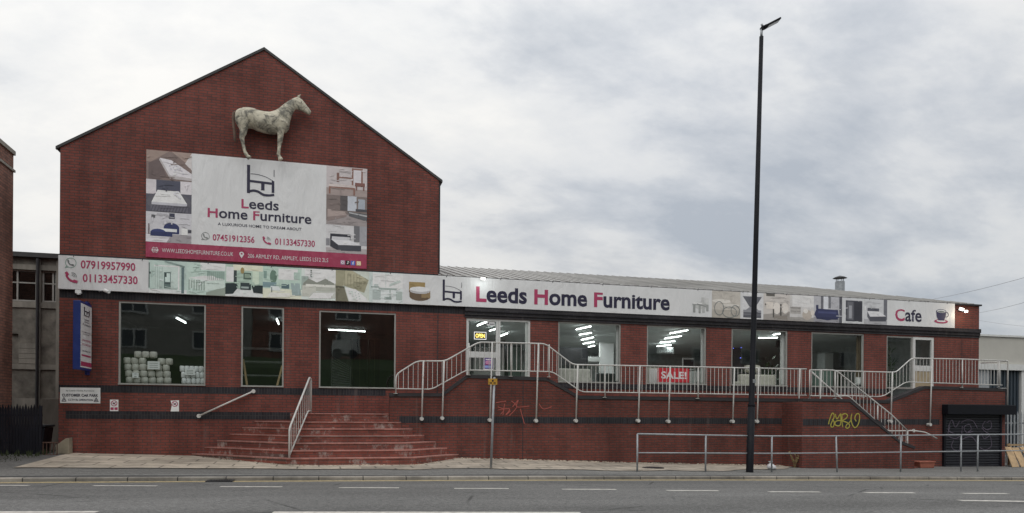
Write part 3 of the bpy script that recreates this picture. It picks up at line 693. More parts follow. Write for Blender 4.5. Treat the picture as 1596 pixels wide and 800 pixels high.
# ------------------------------------------------------------------ railings
def rails(name, label, tops, bots, posts, shorts, Y, bal=.135, r=.021, rb=.017, grp=None, cat='railing', closed=None, foot=True):
    """tops/bots: pixel outlines of top and bottom rail, posts: (px, ytop, yfoot) fixed to the wall face, all on the plane y = Y"""
    T = [P(x, y, Y) for x, y in tops]; B = [P(x, y, Y) for x, y in bots]
    o = thing(name, label, cat, (B[0].x, Y, B[0].z))
    MB().tube(fillet(T, .14), r, 10).build('top_rail', M['rail'], o, True)
    MB().tube(fillet(B, .14), rb, 10).build('bottom_rail', M['rail'], o, True)
    def zat(L_, x):
        return interp(x, [(p.x, p.z) for p in L_]) if L_[0].x <= x <= L_[-1].x else None
    for px, yt, yf in posts:
        a = P(px + (yf - yt) * .03, yt, Y); b = P(px, yf, Y)
        mb = MB(); mb.tube([(a.x, Y - .045, a.z), (b.x, Y - .042, b.z)], .0225, 10); po = mb.build('post', M['rail'], o, True)
        if foot:
            q = MB(); q.tube([(b.x, Y - .075, b.z), (b.x, Y + .062, b.z)], .052, 14); q.build('wall_fixing', M['rail'], po)
    for px, yt, yf in shorts:
        a = P(px, yt, Y); b = P(px, yf, Y); mb = MB(); mb.tube([(a.x, Y, a.z), (b.x, Y, b.z - .03)], .019, 8); po = mb.build('short_post', M['rail'], o, True)
        MB().lathe([(.06, 0), (.06, .012), (.025, .014)], (b.x, Y + .04, b.z - .035), 12).build('base_flange', M['rail'], po)
    x = B[0].x + .07; k = 0; rest = MB(); extra = False
    while x < min(T[-1].x, B[-1].x) - .02:
        zt, zb = zat(T, x), zat(B, x)
        if zt is not None and zb is not None and zt - zb > .08:
            mb = MB() if k < 98 else rest; mb.tube([(x, Y, zb + .005), (x, Y, zt - .005)], .0085, 6, cap=False)
            if k < 98: mb.build('baluster', M['rail'], o)
            else: extra = True
            k += 1
        x += bal
    if extra: rest.build('far_balusters', M['rail'], o)['kind'] = 'stuff'
    return o
rails('ramp_railing', 'white tubular railing bending up over the shop door ramp and along the level walkway', 
      [(617, 611), (617, 584), (650, 563), (694, 563), (746, 533.5), (850, 536), (893, 568.5), (1100, 572.5), (1257, 575.5)],
      [(617, 606), (673, 607), (727, 577), (861, 579.5), (906, 611), (1100, 614), (1257, 616.5)],
      [(657, 563, 653), (689, 563, 652), (763, 533, 655), (835, 536, 656), (897, 569, 656), (994, 571, 656), (1041, 572, 657), (1141, 573, 657), (1179, 574, 657), (1243, 575, 658)],
      [(617, 606, 612), (731, 535, 583), (796.5, 534.5, 585), (856, 537, 586), (943, 570, 618), (1088, 572, 620)], -1.285)
rails('stair_railing', 'white railing descending the narrow side stair from beside the graffiti tag',
      [(1262, 577), (1290, 577), (1303, 577.5), (1390, 647), (1414, 671)], [(1262, 617), (1310, 618), (1322, 617), (1414, 699)],
      [(1276, 576, 660)], [(1262, 577, 620), (1302, 578, 620), (1368, 632, 662), (1414.5, 672, 702)], -2.10, foot=True)
rails('landing_railing', 'white railing climbing to the cafe door landing at the right end',
      [(1302, 578), (1388, 580.5), (1397, 580), (1421, 558.5), (1500, 560), (1570, 562.5)], [(1302, 616), (1368, 618.5), (1378, 617), (1412, 595.5), (1562, 600.5)],
      [(1387, 580, 657), (1448, 560, 662)], [(1346, 579, 618), (1500, 560, 603), (1557, 563, 602)], -1.285)
p = P(1571, 563, -1.285); q = P(1570, 632, -1.285)
lr = bpy.data.objects['landing_railing']
MB().tube(fillet([(p.x - .1, -1.285, p.z), (p.x, -1.285, p.z), (q.x, -1.285, q.z)], .1), .026, 10).build('end_post', M['rail'], lr, True)
MB().tube([(p.x, -1.285, p.z), (p.x, -.2, p.z)], .02, 8).tube([(p.x, -1.285, p.z - .95), (p.x, -.2, p.z - .95)], .018, 8).build('return_rail', M['rail'], lr, True)
# rail of the front steps, standing on the corner line of the steps
sr = thing('step_railing', 'sloping white railing standing on the front corner of the brick steps', 'railing', (-.75, -2.5, .3))
A = Vector((-.72, -2.50, .28)); B = Vector((-.22, -1.05, 1.60))
def along(t, h): return A.lerp(B, t) + Vector((0, 0, h))
za = P(449, 668, A.y).z; zb = P(503, 588, B.y).z
tp = [(A.x, A.y, A.z - .1), (A.x, A.y, za), (B.x - .04, B.y - .1, zb - .02), (B.x, B.y, zb - .06), (B.x, B.y, B.z - .03)]
MB().tube(fillet(tp, .10), .025, 10).build('top_rail', M['rail'], sr, True)
zla = P(450, 711, A.y).z; zlb = P(494, 641, B.y - .2).z
lo = [(A.x, A.y, zla), (A.x + (B.x - A.x) * .86, A.y + (B.y - A.y) * .86, zlb), (B.x, B.y, zlb)]
MB().tube(fillet(lo, .08), .02, 10).build('bottom_rail', M['rail'], sr, True)
for i in range(1, 10):
    t = i / 10; x = A.x + (B.x - A.x) * t; y = A.y + (B.y - A.y) * t
    zl = zla + (zlb - zla) * min(1, t / .86); zt = za + (zb - .02 - za) * min(1, t / .93)
    MB().tube([(x, y, zl), (x, y, zt)], .0085, 6).build('baluster', M['rail'], sr)
# wall handrails
def handrail(name, label, pts, Y, fix):
    W3 = [P(x, y, Y) for x, y in pts]; o = thing(name, label, 'handrail', W3[0])
    MB().tube(fillet(W3, .12), .024, 10).build('tube', M['rail'], o, True)
    for i in fix:
        MB().tube([W3[i], W3[i] + Vector((0, .5 if Y < -1.25 and Y > -1.5 else .09, 0)) * 0 + Vector((0, abs(Y - (0 if Y > -1 else RY)), 0))], .022, 8).tube([W3[i] + Vector((0, -.02, 0)), W3[i] + Vector((0, .012, 0))], .055, 14).build('bracket', M['rail'], o)
    return o
handrail('wall_handrail', 'short white handrail sloping on the brick wall left of the steps', [(310, 648.5), (395, 610)], -.09, (0, 1))
handrail('wall_handrail', 'white handrail running down from the walkway behind the side stair', [(1262, 577), (1316, 626), (1368, 662), (1384, 672), (1424, 671.5), (1442, 674), (1460, 683.5)], -1.34, (4,))
# pedestrian guardrail by the kerb
GY = lambda x: interp(x, [(7.9, -4.35), (11.5, -4.25), (16, -3.75), (24, -2.9)])
gr = thing('pedestrian_guardrail', 'grey galvanised two rail pedestrian barrier along the pavement edge', 'guardrail', (7.9, -4.35, .17))
def gp(px, py):
    Y = -4.3
    for _ in range(6): Y = GY(P(px, py, Y).x)
    return P(px, py, Y)
tops = [(993.5, 676.5), (1100, 678.5), (1203, 680), (1303, 679.8), (1404, 679), (1498, 678), (1524, 677.8), (1640, 676.5)]
mids = [(995, 706), (1100, 706.5), (1203, 707), (1303, 706.3), (1404, 705), (1498, 703.7), (1524, 703.3), (1640, 702)]
MB().tube([gp(*q) for q in tops], .021, 10).build('top_rail', M['galv'], gr, True)
MB().tube([gp(*q) for q in mids], .018, 10).build('mid_rail', M['galv'], gr, True)
for i, (px, py) in enumerate(tops[:-1]):
    t = gp(px, py); lean = (0, 0, 0, -.05, 0, 0, 0)[i]
    MB().tube([(t.x + lean * -.0, t.y, t.z), (t.x - lean, t.y, pav(t.x, t.y) - .1)], .024, 10).build('post', M['galv'], gr, True)

# ------------------------------------------------------------------ lamp column
LB = Vector((11.19, -4.25, pav(11.19, -4.25))); LT = P(1187, 47, -4.25)
lamp = thing('street_lamp', 'tall black lamp column leaning slightly, with a flat tilted lantern', 'street lamp', LB)
def la(t): return LB.lerp(LT, t)
mb = MB(); mb.tube([la(-.005), la(0), la(.148)], .098, 16); mb.build('base_section', M['blackpaint'], lamp, True)
mb = MB(); mb.tube([la(.147), la(.152), la(.155), la(.5), la(.985)], [.098, .098, .078, .068, .055], 16); mb.build('shaft', M['blackpaint'], lamp, True)
mb = MB(); c = la(.205); mb.box(c.x - .03, c.x + .06, c.y - .085, c.y - .078, c.z - .05, c.z + .05); mb.build('number_plate', M['galv'], lamp)
mb = MB(); mb.tube([la(.984), la(1.002)], .034, 10); mb.build('spigot', M['galv'], lamp, True)
hd = (P(1214, 28, -4.25) - P(1187, 45, -4.25)); hd = Vector((hd.x, -.10, hd.z * .80)); hn = hd.normalized(); sdv = hn.cross(Vector((0, 0, 1))).normalized(); upv = sdv.cross(hn).normalized()
c = la(1.0) + hn * .24 + Vector((0, 0, .03))
mb = MB(); mb.obox(c + hn * .06, hn * .26, sdv * .12, upv * .022); mb.obox(c - hn * .17, hn * .09, sdv * .06, upv * .045); head = mb.build('lantern', M['blackpaint'], lamp, bevel=.012)
mb = MB(); mb.obox(c + hn * .10 - upv * .026, hn * .16, sdv * .09, upv * .005); mb.build('lens', simple('lamp_lens', (.25, .26, .27), .2, bs=0), head)
mb = MB(); cc = c - hn * .18 + upv * .045; mb.tube([cc, cc + upv * .07], .03, 10); mb.build('photocell', M['galv'], head, True)

# leaning sign post with a small yellow plate
b0 = P(765, 728.5, -3.85); b0.z = pav(b0.x, b0.y); t0 = P(770.5, 588, -3.85)
sp_ = thing('sign_post', 'thin leaning grey post carrying a small yellow plate in front of the ramp', 'sign post', b0)
MB().tube([b0 - Vector((0, 0, .1)), t0], .03, 10).build('post', M['galv'], sp_, True)
c = P(768, 595, -3.89)
M['plate'] = simple('yellow_plate', (.50, .27, .03), .5, var=.2, scale=10, bs=0)
pl = MB().box(c.x - .115, c.x + .115, c.y - .004, c.y + .004, c.z - .075, c.z + .075).build('plate', M['plate'], sp_)
mb = MB()
mb.box(c.x - .02, c.x + .02, c.y - .008, c.y - .0042, c.z + .0, c.z + .05)
for k in (-.05, .05): mb.box(c.x + k - .03, c.x + k + .03, c.y - .008, c.y - .0042, c.z - .045, c.z - .02)
mb.build('marking', M['steel'], pl)
MB().box(c.x - .035, c.x + .035, c.y + .004, c.y + .06, c.z - .02, c.z + .02).build('clip', M['galv'], sp_)
print('part4')
# ------------------------------------------------------------------ banners
def ink(h, k=.69): return tuple(min(.85, c / k) for c in lin(h))
def R(a, b, c, d): return [(a, b), (c, b), (c, d), (a, d)]
def Elp(cx, cy, rx, ry, n=16, a0=0, a1=2 * math.pi): return [(cx + rx * math.cos(a0 + (a1 - a0) * i / n), cy + ry * math.sin(a0 + (a1 - a0) * i / n)) for i in range(n + (0 if a1 - a0 > 6.2 else 1))]
def pic(parent, x0, z0, x1, z1, Y, shapes, name='printed_picture'):
    """a printed photograph: flat coloured shapes, unit coordinates u right, v up"""
    mb = MB()
    rnd = random.Random(int(x0 * 977) + int(z0 * 131)); shapes = list(shapes)
    def inside(p, poly):
        r = False
        for (ax, ay), (bx_, by_) in zip(poly, poly[1:] + poly[:1]):
            if (ay > p[1]) != (by_ > p[1]) and p[0] < (bx_ - ax) * (p[1] - ay) / (by_ - ay) + ax: r = not r
        return r
    det = []
    for i in range(40):      # fine detail of the print: small tonal marks inside the shapes they fall on
        p = (rnd.random(), rnd.random()); top = [s for s in shapes if inside(p, s[1])]
        if not top: continue
        base = lin(top[-1][0]); k = rnd.choice((.84, .9, .95, 1.05, 1.1, 1.16)); du, dv = rnd.choice(((.10, .012), (.05, .02), (.015, .07), (.03, .03), (.16, .010))); sk = rnd.uniform(-.03, .03)
        q = [(p[0] - du, p[1] - dv - sk), (p[0] + du, p[1] - dv + sk), (p[0] + du, p[1] + dv + sk), (p[0] - du, p[1] + dv - sk)]
        if all(inside(v, top[-1][1]) for v in q): det.append((tuple(min(.85, c * k / .69) for c in base), q))
    for i, (h, poly) in enumerate(shapes + det):
        y = Y - .001 - (.0007 * i if i < len(shapes) else .0007 * len(shapes) + .00012 * (i - len(shapes)))
        mb.add([(x0 + (x1 - x0) * u, y, z0 + (z1 - z0) * v) for u, v in poly], [tuple(range(len(poly)))], 0, ink(h) if isinstance(h, str) else h)
    return mb.build(name, M['print'], parent)
def stripes(h, u0, u1, v0, v1, n, frac=.5, sl=0.0):
    s = []
    for i in range(n):
        a = u0 + (u1 - u0) * i / n; b = a + (u1 - u0) / n * frac; s.append((h, [(a, v0), (b, v0), (b + sl, v1), (a + sl, v1)]))
    return s
def logo(parent, x0, z0, x1, z1, Y, mt, name='emblem'):
    mb = MB(); sx = x1 - x0; sz = z1 - z0
    def S(pts, wdt): ribbon([(x0 + a * sx, z0 + b * sz) for a, b in pts], wdt * sx, Y, mb)
    S([(.06, .03), (.06, .98)], .11); S([(.06, .44), (.97, .40)], .085); S([(.58, .40), (.58, .17)], .12); S([(.95, .10), (.95, .47)], .095)
    S([(p.x, p.y) for p in spline([(.08, .06), (.25, .10), (.42, .07), (.6, -.02), (.8, -.03), (.97, 0)], 5)], .085)
    S([(p.x, p.y) for p in spline([(.14, .70), (.4, .69), (.7, .62), (.95, .50)], 5)], .018); S([(.985, .66), (.985, .90)], .02)
    return mb.build(name, mt, parent)
def handset(parent, cx, cz, s, Y, mt, ring=None):
    """telephone receiver mark, optionally inside a round speech bubble outline"""
    mb = MB(); k = .55 if ring else 1
    pts = spline([(-.42 * k, .42 * k), (-.40 * k, .05 * k), (-.1 * k, -.30 * k), (.30 * k, -.44 * k), (.46 * k, -.40 * k)], 5)
    ribbon([(cx + p.x * s, cz + p.y * s) for p in pts], s * .2 * k, Y, mb)
    ribbon([(cx - .46 * k * s, cz + .44 * k * s), (cx - .34 * k * s, cz + .26 * k * s)], s * .26 * k, Y - .0016, mb)
    ribbon([(cx + .24 * k * s, cz - .36 * k * s), (cx + .48 * k * s, cz - .44 * k * s)], s * .26 * k, Y - .0016, mb)
    o = mb.build('phone_mark', mt, parent)
    mb = MB()
    if ring:
        ribbon([(cx + a * s, cz + b * s) for a, b in Elp(0, 0, .5, .5, 28) + [(.5, 0)]], s * .055, Y, mb); ribbon([(cx - .36 * s, cz - .34 * s), (cx - .52 * s, cz - .52 * s), (cx - .22 * s, cz - .46 * s)], s * .055, Y, mb)
        mb.build('bubble_mark', ring, parent)
    else:
        for q in (.16, .30, .44): ribbon([(cx + .02 * s + q * s * math.cos(a), cz + .05 * s + q * s * math.sin(a)) for a in [i * math.pi / 12 for i in range(7)]], s * .05, Y, mb)
        mb.build('signal_mark', M['greyink'], parent)
    return o
BY = -.03
gb = thing('gable_banner', 'large white and crimson shop banner with bed pictures on the gable under the horse', 'banner', (-4.56, BY, 5.77))
bx0, bx1, bz0, bz1 = -4.56, 1.30, 5.77, 8.665
rz = 6.185
MB().box(bx0, bx1, BY, -.006, rz, bz1).build('sheet', M['vinyl'], gb)
MB().box(bx0, bx1, BY - .001, -.006, bz0, rz - .001).build('address_strip', M['vinyl_red'], gb)
wl_, wr_ = -3.42, .155
zA, zB = P(265, 282, 0).z, P(265, 332, 0).z
YP = BY - .002
pic(gb, bx0, zA, wl_, bz1, YP, [('6f605c', R(0, 0, 1, 1)), ('85746c', [(0, 1), (.5, 1), (.1, .6), (0, .6)]), ('8d7c74', [(.55, 1), (1, 1), (1, .5)]), ('b9b4b4', [(.85, .62), (1, 1), (1, .4)]), ('5a4d4c', [(.05, .55), (.28, .72), (.45, .12), (.25, 0), (.05, 0)]),
    ('c3c0c4', [(.30, .75), (.55, .70), (1, .28), (1, .12), (.52, .18)]), ('a39e9f', [(.52, .18), (1, .12), (1, .03), (.52, .06), (.28, .68), (.30, .75)])] + [('a8a7b2', Elp(.48 + .09 * (i % 4) + .03 * (i // 4), .60 - .10 * (i // 4) - .05 * (i % 4), .018, .02, 6)) for i in range(12)])
pic(gb, bx0, zB, wl_, zA - .003, YP, [('4b4a55', R(0, 0, 1, 1)), ('b9b4b8', R(0, .55, .22, 1)), ('c0bcc0', R(.75, .6, 1, 1)), ('3f4150', R(.22, .62, .75, .98)), ('515058', Elp(.5, .32, .5, .32)), ('c9c9cf', [(.25, .68), (.72, .68), (.90, .30), (.12, .30)]), ('a9a9b0', R(.12, .22, .90, .30)),
    ('5a5963', R(.10, .02, .92, .20))] + stripes('474650', .1, .9, .02, .2, 12, .3, .05))
pic(gb, bx0, rz, wl_, zB - .003, YP, [('b4b3b8', R(0, 0, 1, 1)), ('8e8a8e', R(.0, .0, 1, .28)), ('c3c1c6', [(0, 0), (.45, 0), (.55, .22), (0, .26)]), ('2f3142', R(.50, .80, .63, .98)), ('252d55', Elp(.56, .50, .17, .16, 12, 0, math.pi)), ('252d55', R(.39, .30, .73, .52)), ('c6c8d2', R(.32, .36, .68, .46)), ('2b3563', Elp(.27, .32, .17, .12)),
    ('222a52', R(.10, .20, .58, .34)), ('d0d0d4', R(.78, .28, .92, .5)), ('3c3c46', R(.92, .36, 1, .46)), ('6a6064', R(.05, .25, .08, .6)), ('4c4c50', R(.12, .8, .2, .9))])
zC, zD = P(540, 306, 0).z, P(540, 352, 0).z
pic(gb, wr_, zC, bx1, bz1, YP, [('aca5a6', R(0, 0, 1, 1)), ('8f827f', R(0, 0, 1, .25)), ('77564c', R(.62, .35, .66, .98)), ('77564c', R(.85, .35, .89, .98)), ('77564c', R(.62, .92, .89, .98)), ('b8b4b8', R(.66, .4, .85, .92)), ('7d5f55', R(.25, .60, .62, .65)), ('6d5049', R(.25, .46, .31, .78)), ('b8aeac', R(.06, .28, .70, .38)), ('7c5d53', R(.06, .24, .70, .29)), ('77564c', R(.06, .04, .10, .25)), ('77564c', R(.66, .04, .70, .25)),
    ('6d4a44', R(.70, .36, .94, .48)), ('6d4a44', R(.72, .22, .75, .4)), ('6d4a44', R(.90, .22, .93, .4))])
pic(gb, wr_, zD, bx1, zC - .003, YP, [('6d625f', R(0, 0, 1, 1)), ('8a8282', [(0, 0), (1, 0), (1, .3), (.5, .38), (0, .14)]), ('a9adb5', R(.50, .50, .74, 1)), ('8f959e', R(.78, .55, .95, .92)), ('4a4647', R(.34, .5, .52, 1)), ('958783', [(.03, .52), (.48, .46), (.5, .32), (.03, .16)]), ('7b6e6b', [(.03, .25), (.5, .36), (.5, .30), (.03, .10)]), ('4f5054', [(.52, .48), (1, .42), (1, .18), (.56, .32)]), ('9a9a9c', [(.55, .46), (1, .38), (1, .33), (.56, .42)]), ('3e3e44', R(.72, .5, 1, .58))])
pic(gb, wr_, rz, bx1, zD - .003, YP, [('b7b6b8', R(0, 0, 1, 1)), ('979192', R(0, 0, 1, .18)), ('5f5f63', R(.68, .42, .82, 1)), ('8b8b90', R(.82, .3, 1, 1)), ('2a2b33', R(.10, .48, .60, .68)), ('b4b4b8', R(.14, .44, .58, .58)), ('c4c4c8', [(.12, .46), (.60, .46), (.86, .32), (.30, .28)]), ('3a3b43', [(.30, .28), (.86, .30), (.86, .10), (.30, .08)]), ('2c2d35', [(.10, .5), (.30, .28), (.30, .08), (.10, .22)]), ('75757a', R(0, .25, .09, .5))])
WP = wallplace(BY - .006)
def tx(body, parent, xl, yt, xr, yb, mats, split=None, pl=WP, bold=.018, name='lettering'):
    """letters from the photograph: left px, top px, right px, baseline px (measured at the left end)"""
    a = P(xl, yt, 0); b = P(xl, yb, 0); c = P(xr, yb, 0)
    return letters(body, pl, a.x, c.x, b.z, a.z, mats, name, parent, split, bold)
PN = [M['pink'], M['navy']]
tx('Leeds', gb, 376.5, 310.8, 434.5, 324.6, PN, [0, 1, 1, 1, 1], bold=.016)
tx('Home Furniture', gb, 324, 324.6, 485.4, 338.6, PN, [0, 1, 1, 1, 1, 0, 1, 1, 1, 1, 1, 1, 1, 1][:14] if False else [0, 1, 1, 1, 1, 0] + [1] * 8, bold=.016)
tx('A LUXURIOUS HOME TO DREAM ABOUT', gb, 339.7, 347.2, 470, 351.5, [M['navy']], bold=.006)
tx('07451912356', gb, 331.8, 365.2, 396.8, 375, [M['pink']]); tx('01133457330', gb, 428.7, 371.8, 490.8, 381.5, [M['pink']])
c = P(320.5, 368.6, 0); handset(gb, c.x, c.z, .20, BY - .006, M['greyink'], M['greyink'])
c = P(416, 375.5, 0); handset(gb, c.x, c.z, .20, BY - .006, M['pink'])
a = P(385, 258, 0); b = P(385, 303, 0); c = P(428, 258, 0); logo(gb, a.x, b.z + .03, c.x, a.z, BY - .006, M['navy'])
tx('WWW.LEEDSHOMEFURNITURE.CO.UK', gb, 252.8, 387.3, 363.8, 393.6, [M['whiteink']], bold=0); tx('206 ARMLEY RD, ARMLEY, LEEDS LS12 2LS', gb, 386.4, 396, 511.5, 402.2, [M['whiteink']], bold=0)
mb = MB(); c = P(242, 390, 0); yq = BY - .006
mb.add([(c.x + u, yq, c.z + v) for u, v in Elp(0, 0, .085, .085, 20)], [tuple(range(20))]); mb.build('globe_mark', M['whiteink'], gb)
mb = MB()
for q in (-.035, .035): ribbon([(c.x - .08, c.z + q), (c.x + .08, c.z + q)], .012, yq - .002, mb)
ribbon([(c.x, c.z - .085), (c.x, c.z + .085)], .012, yq - .002, mb); ribbon([(c.x + u, c.z + v) for u, v in Elp(0, 0, .04, .083, 16)], .012, yq - .002, mb); mb.build('globe_lines', M['vinyl_red'], gb)
mb = MB(); c = P(376.8, 397.5, 0); mb.add([(c.x + u, yq, c.z + v) for u, v in [(0, -.10)] + Elp(0, .02, .062, .062, 14, -.5, math.pi + .5)], [tuple(range(16))]); mb.add([(c.x + u, yq - .002, c.z + .025 + v) for u, v in Elp(0, 0, .026, .026, 12)], [tuple(range(12))], 1); mb.build('location_pin', [M['whiteink'], M['vinyl_red']], gb)
for i, (px, hx) in enumerate(((534, '8c4a86'), (542, '15151c'), (550, '4a5aa8'), (559, 'd8a860'))):
    c = P(px, 409.6 + i * .5, 0); mb = MB(); mb.add([(c.x + u, yq - .0, c.z + v) for u, v in R(-.062, -.062, .062, .062)], [(0, 1, 2, 3)], 0, ink(hx))
    g = ink('e8e4e8')
    def st(pts, wd=.016): ribbon([(c.x + a, c.z + b) for a, b in pts], wd, yq - .002, mb, 0, g)
    if i in (0, 3): st(Elp(0, 0, .028, .028, 12) + [(.028, 0)]); st([(-.045, -.045), (.045, -.045), (.045, .045), (-.045, .045), (-.045, -.045)], .01)
    elif i == 1: st([(.005, .045), (.005, -.025), (-.02, -.03)]); st([(.005, .04), (.035, .02)])
    else: st([(.0, -.05), (.0, .02), (.025, .04)]); st([(-.02, .0), (.022, .0)])
    mb.build('social_mark', M['print'], gb)

# long strip banner
sx0_, sx1_, sz0_, sz1_ = -6.635, 22.13, 4.795, 5.675
SB = -.105
sbn = thing('strip_banner', 'long white shop name banner with furniture pictures above the windows', 'banner', (sx0_, SB, sz0_))
mb = MB(); mb.box(sx0_, sx1_, SB, -.012, sz0_, sz1_); mb.build('sheet', M['vinyl'], sbn)
SWP = wallplace(SB - .006); SP = SB - .002
def px2x(px): return P(px, 450 + (px - 400) * .05, 0).x
def sp_pic(pa, pb, shapes, z0=sz0_, z1=sz1_): pic(sbn, px2x(pa), z0, px2x(pb), z1, SP, shapes)
sp_pic(233, 292, [('a9bab4', R(0, 0, 1, 1)), ('c6d0cc', R(0, 0, 1, .12)), ('3a4a4a', R(.0, .15, .025, .92)), ('3a4a4a', R(.0, .58, .08, .64)), ('b4c2bd', R(.14, .12, .80, .85)), ('d0d8d4', R(.14, .82, .80, .86)), ('d0d8d4', R(.77, .12, .81, .86)), ('5a6c6a', R(.40, .15, .58, .65)), ('b8c8c4', R(.43, .35, .56, .62)), ('33403f', R(.42, .50, .47, .62)), ('3f4c4c', R(.42, .28, .58, .33)), ('56686a', R(.86, .02, .93, .82)), ('7d8f8c', [(.4, .97), (.95, .82), (.95, .86), (.45, 1)])] + stripes('9fb0aa', .16, .40, .14, .8, 4, .4))
sp_pic(292, 352, [('adbfb7', R(0, 0, 1, 1)), ('c8d3ce', [(.35, 1), (1, 1), (1, .78), (.35, .78)]), ('869086', [(.50, 0), (1, 0), (1, .28), (.5, .08)]), ('8fa39b', R(.52, .45, .98, .76)), ('b9c6c0', [(.05, .52), (.5, .6), (.98, .5), (.98, .25), (.5, .12), (.05, .2)]), ('c9d2ce', [(.05, .52), (.45, .60), (.98, .52), (.55, .44)]), ('d9dedb', Elp(.62, .56, .12, .05))] + stripes('87978f', .05, .5, .14, .46, 7, .4) + stripes('7d9088', .54, .98, .48, .74, 9, .25))
sp_pic(352, 410, [('9fb2a6', R(0, 0, 1, 1)), ('d6d4b8', R(.2, .82, 1, 1)), ('c6cfc9', R(0, 0, 1, .25)), ('c8d6d4', R(.02, .45, .22, .92)), ('323d3d', R(.22, .45, .30, .82)), ('4a5a50', R(.48, .55, .68, .76)), ('7e8f80', R(.51, .60, .65, .72)), ('b9c7b6', R(.72, .4, .9, .82)), ('8c7a50', Elp(.45, .82, .05, .10)), ('1e2a2c', [(0, .40), (.28, .42), (.35, .3), (.2, .08), (0, .06)]), ('2a3638', R(.40, .22, .68, .44)), ('8f9c9a', R(.42, .26, .62, .32)), ('1c2729', [(.7, .36), (1, .38), (1, .12), (.75, .14)])])
sp_pic(410, 470, [('a9bcb2', R(0, 0, 1, 1)), ('c8d0b8', R(0, 0, 1, .3)), ('d6dcd6', R(.4, .6, .9, .95)), ('5d7568', Elp(.27, .68, .09, .22)), ('788f88', R(.02, .62, .1, .85)), ('6f858a', R(.0, .34, .35, .5)), ('c3cdd0', R(.2, .24, .45, .38)), ('4c6066', R(.48, .32, .68, .46)), ('3f5052', R(.22, .1, .24, .34)), ('9aaba3', R(.8, .62, .95, .85)), ('8a9a9a', [(.72, .5), (.95, .5), (1, .12), (.76, .1)]), ('d8d8c4', [(.1, .02), (.7, .05), (.7, .18), (.2, .18)])])
sp_pic(470, 523, [('c0c8c4', R(0, 0, 1, 1)), ('d2d6d4', R(.1, .55, 1, 1)), ('93a09a', R(0, .3, .2, .75)), ('55605c', R(.26, .72, .30, .96)), ('a0a29a', R(.05, .28, 1, .55)), ('7d8078', [(.05, .52), (.2, .68), (.45, .56), (.7, .7), (.95, .56), (.95, .48), (.05, .46)]), ('b3b4ac', R(.02, .10, .42, .45)), ('c8c8c2', R(.12, .42, .98, .50)), ('aeb0aa', [(.3, .25), (1, .3), (1, .08), (.2, .04)]), ('dcdedd', [(.35, .22), (.95, .24), (.85, .06), (.2, .04)])])
sp_pic(523, 575, [('b4bab2', R(0, 0, 1, 1)), ('8d8a74', [(0, .45), (0, 1), (.5, 1), (.98, .72), (.85, .3), (.25, .5)]), ('a19d86', [(.22, .5), (.28, 1), (.5, 1), (.95, .72)]), ('6a6858', [(0, 0), (0, .5), (.25, .48), (.38, 0)]), ('4f4e42', R(0, .42, .26, .48)), ('c9d2cc', [(.28, .45), (.6, .40), (1, .05), (1, 0), (.4, 0)])] + [('a5b0ac', Elp(.48 + .1 * (i % 3) + .02 * (i // 3), .32 - .08 * (i // 3) - .03 * (i % 3), .02, .02, 6)) for i in range(9)] + stripes('7b7864', .26, .8, .5, .9, 6, .12))
sp_pic(575, 627, [('c4ccca', R(0, 0, 1, 1)), ('b2bcba', R(0, .0, .1, 1)), ('d6dcda', R(.1, .5, 1, .95)), ('b6bebc', R(.48, .52, .50, .98)), ('8c9894', R(.28, .44, .85, .49)), ('9aa4a2', R(.1, .1, .34, .42)), ('a9b2b0', Elp(.2, .55, .07, .07)), ('7f8c88', R(.05, .50, .3, .53)), ('98a29e', R(.6, .15, .64, .45)), ('7c8884', R(.45, .12, .66, .2)), ('aab4b0', [(.6, .55), (.95, .72), (.9, .78), (.6, .62)]), ('9aa4a0', R(.8, .12, .98, .4))])
sp_pic(635, 670, [('6e5c42', R(.05, .40, .76, .80)), ('8a764f', R(.05, .45, .76, .80)), ('5b4b3b', Elp(.53, .25, .46, .17)), ('5b4b3b', R(.07, .22, .99, .48)), ('7d6a4d', R(.6, .2, .99, .45)), ('b9b8b8', Elp(.53, .50, .46, .13)), ('a4a3a5', Elp(.53, .44, .44, .09)), ('c6c6c8', Elp(.53, .53, .44, .10))], 4.84, 5.60)
a = P(689, 437, 0); b = P(689, 470.5, 0); c = P(719, 437, 0); logo(sbn, a.x, b.z + .02, c.x, a.z, SB - .006, M['navy'])
a = [0, 1, 1, 1, 1, 1, 0, 1, 1, 1, 1, 0] + [1] * 8
tx('Leeds Home Furniture', sbn, 741, 447.3, 1041.5, 470.2, PN, a, SWP, .028)
tx('Cafe', sbn, 1391.7, 482.3, 1432.5, 500.2, PN, [0, 1, 1, 1], SWP, .018)
tx('07919957990', sbn, 128, 407, 212.4, 419.2, [M['pink']], None, SWP); tx('01133457330', sbn, 131, 428, 216, 440.2, [M['pink']], None, SWP)
c = P(112.5, 411, 0); handset(sbn, c.x, c.z, .25, SB - .006, M['greyink'], M['greenink'])
c = P(113.5, 433.5, 0); handset(sbn, c.x, c.z, .26, SB - .006, M['pink'])
DT = [('9a9c9c', R(.0, .2, 1, .78)), ]
sp_pic(1075, 1103, [('a8a9a8', Elp(.5, .45, .45, .2)), ('8e908f', R(.05, .45, .95, .52)), ('7f8180', R(.1, .05, .22, .5)), ('8a8c8b', R(.4, .02, .52, .45)), ('9c9d9c', R(.6, .05, .75, .5)), ('8a8c8b', R(.82, .15, .95, .55)), ('a3a4a3', R(.55, .5, .72, .88)), ('b0b1b0', R(.78, .5, .95, .85)), ('c0c0c0', R(.1, .5, .6, .6)), ('6f7170', [(.3, .5), (.8, .38), (.8, .42), (.3, .54)])], 4.90, 5.50)
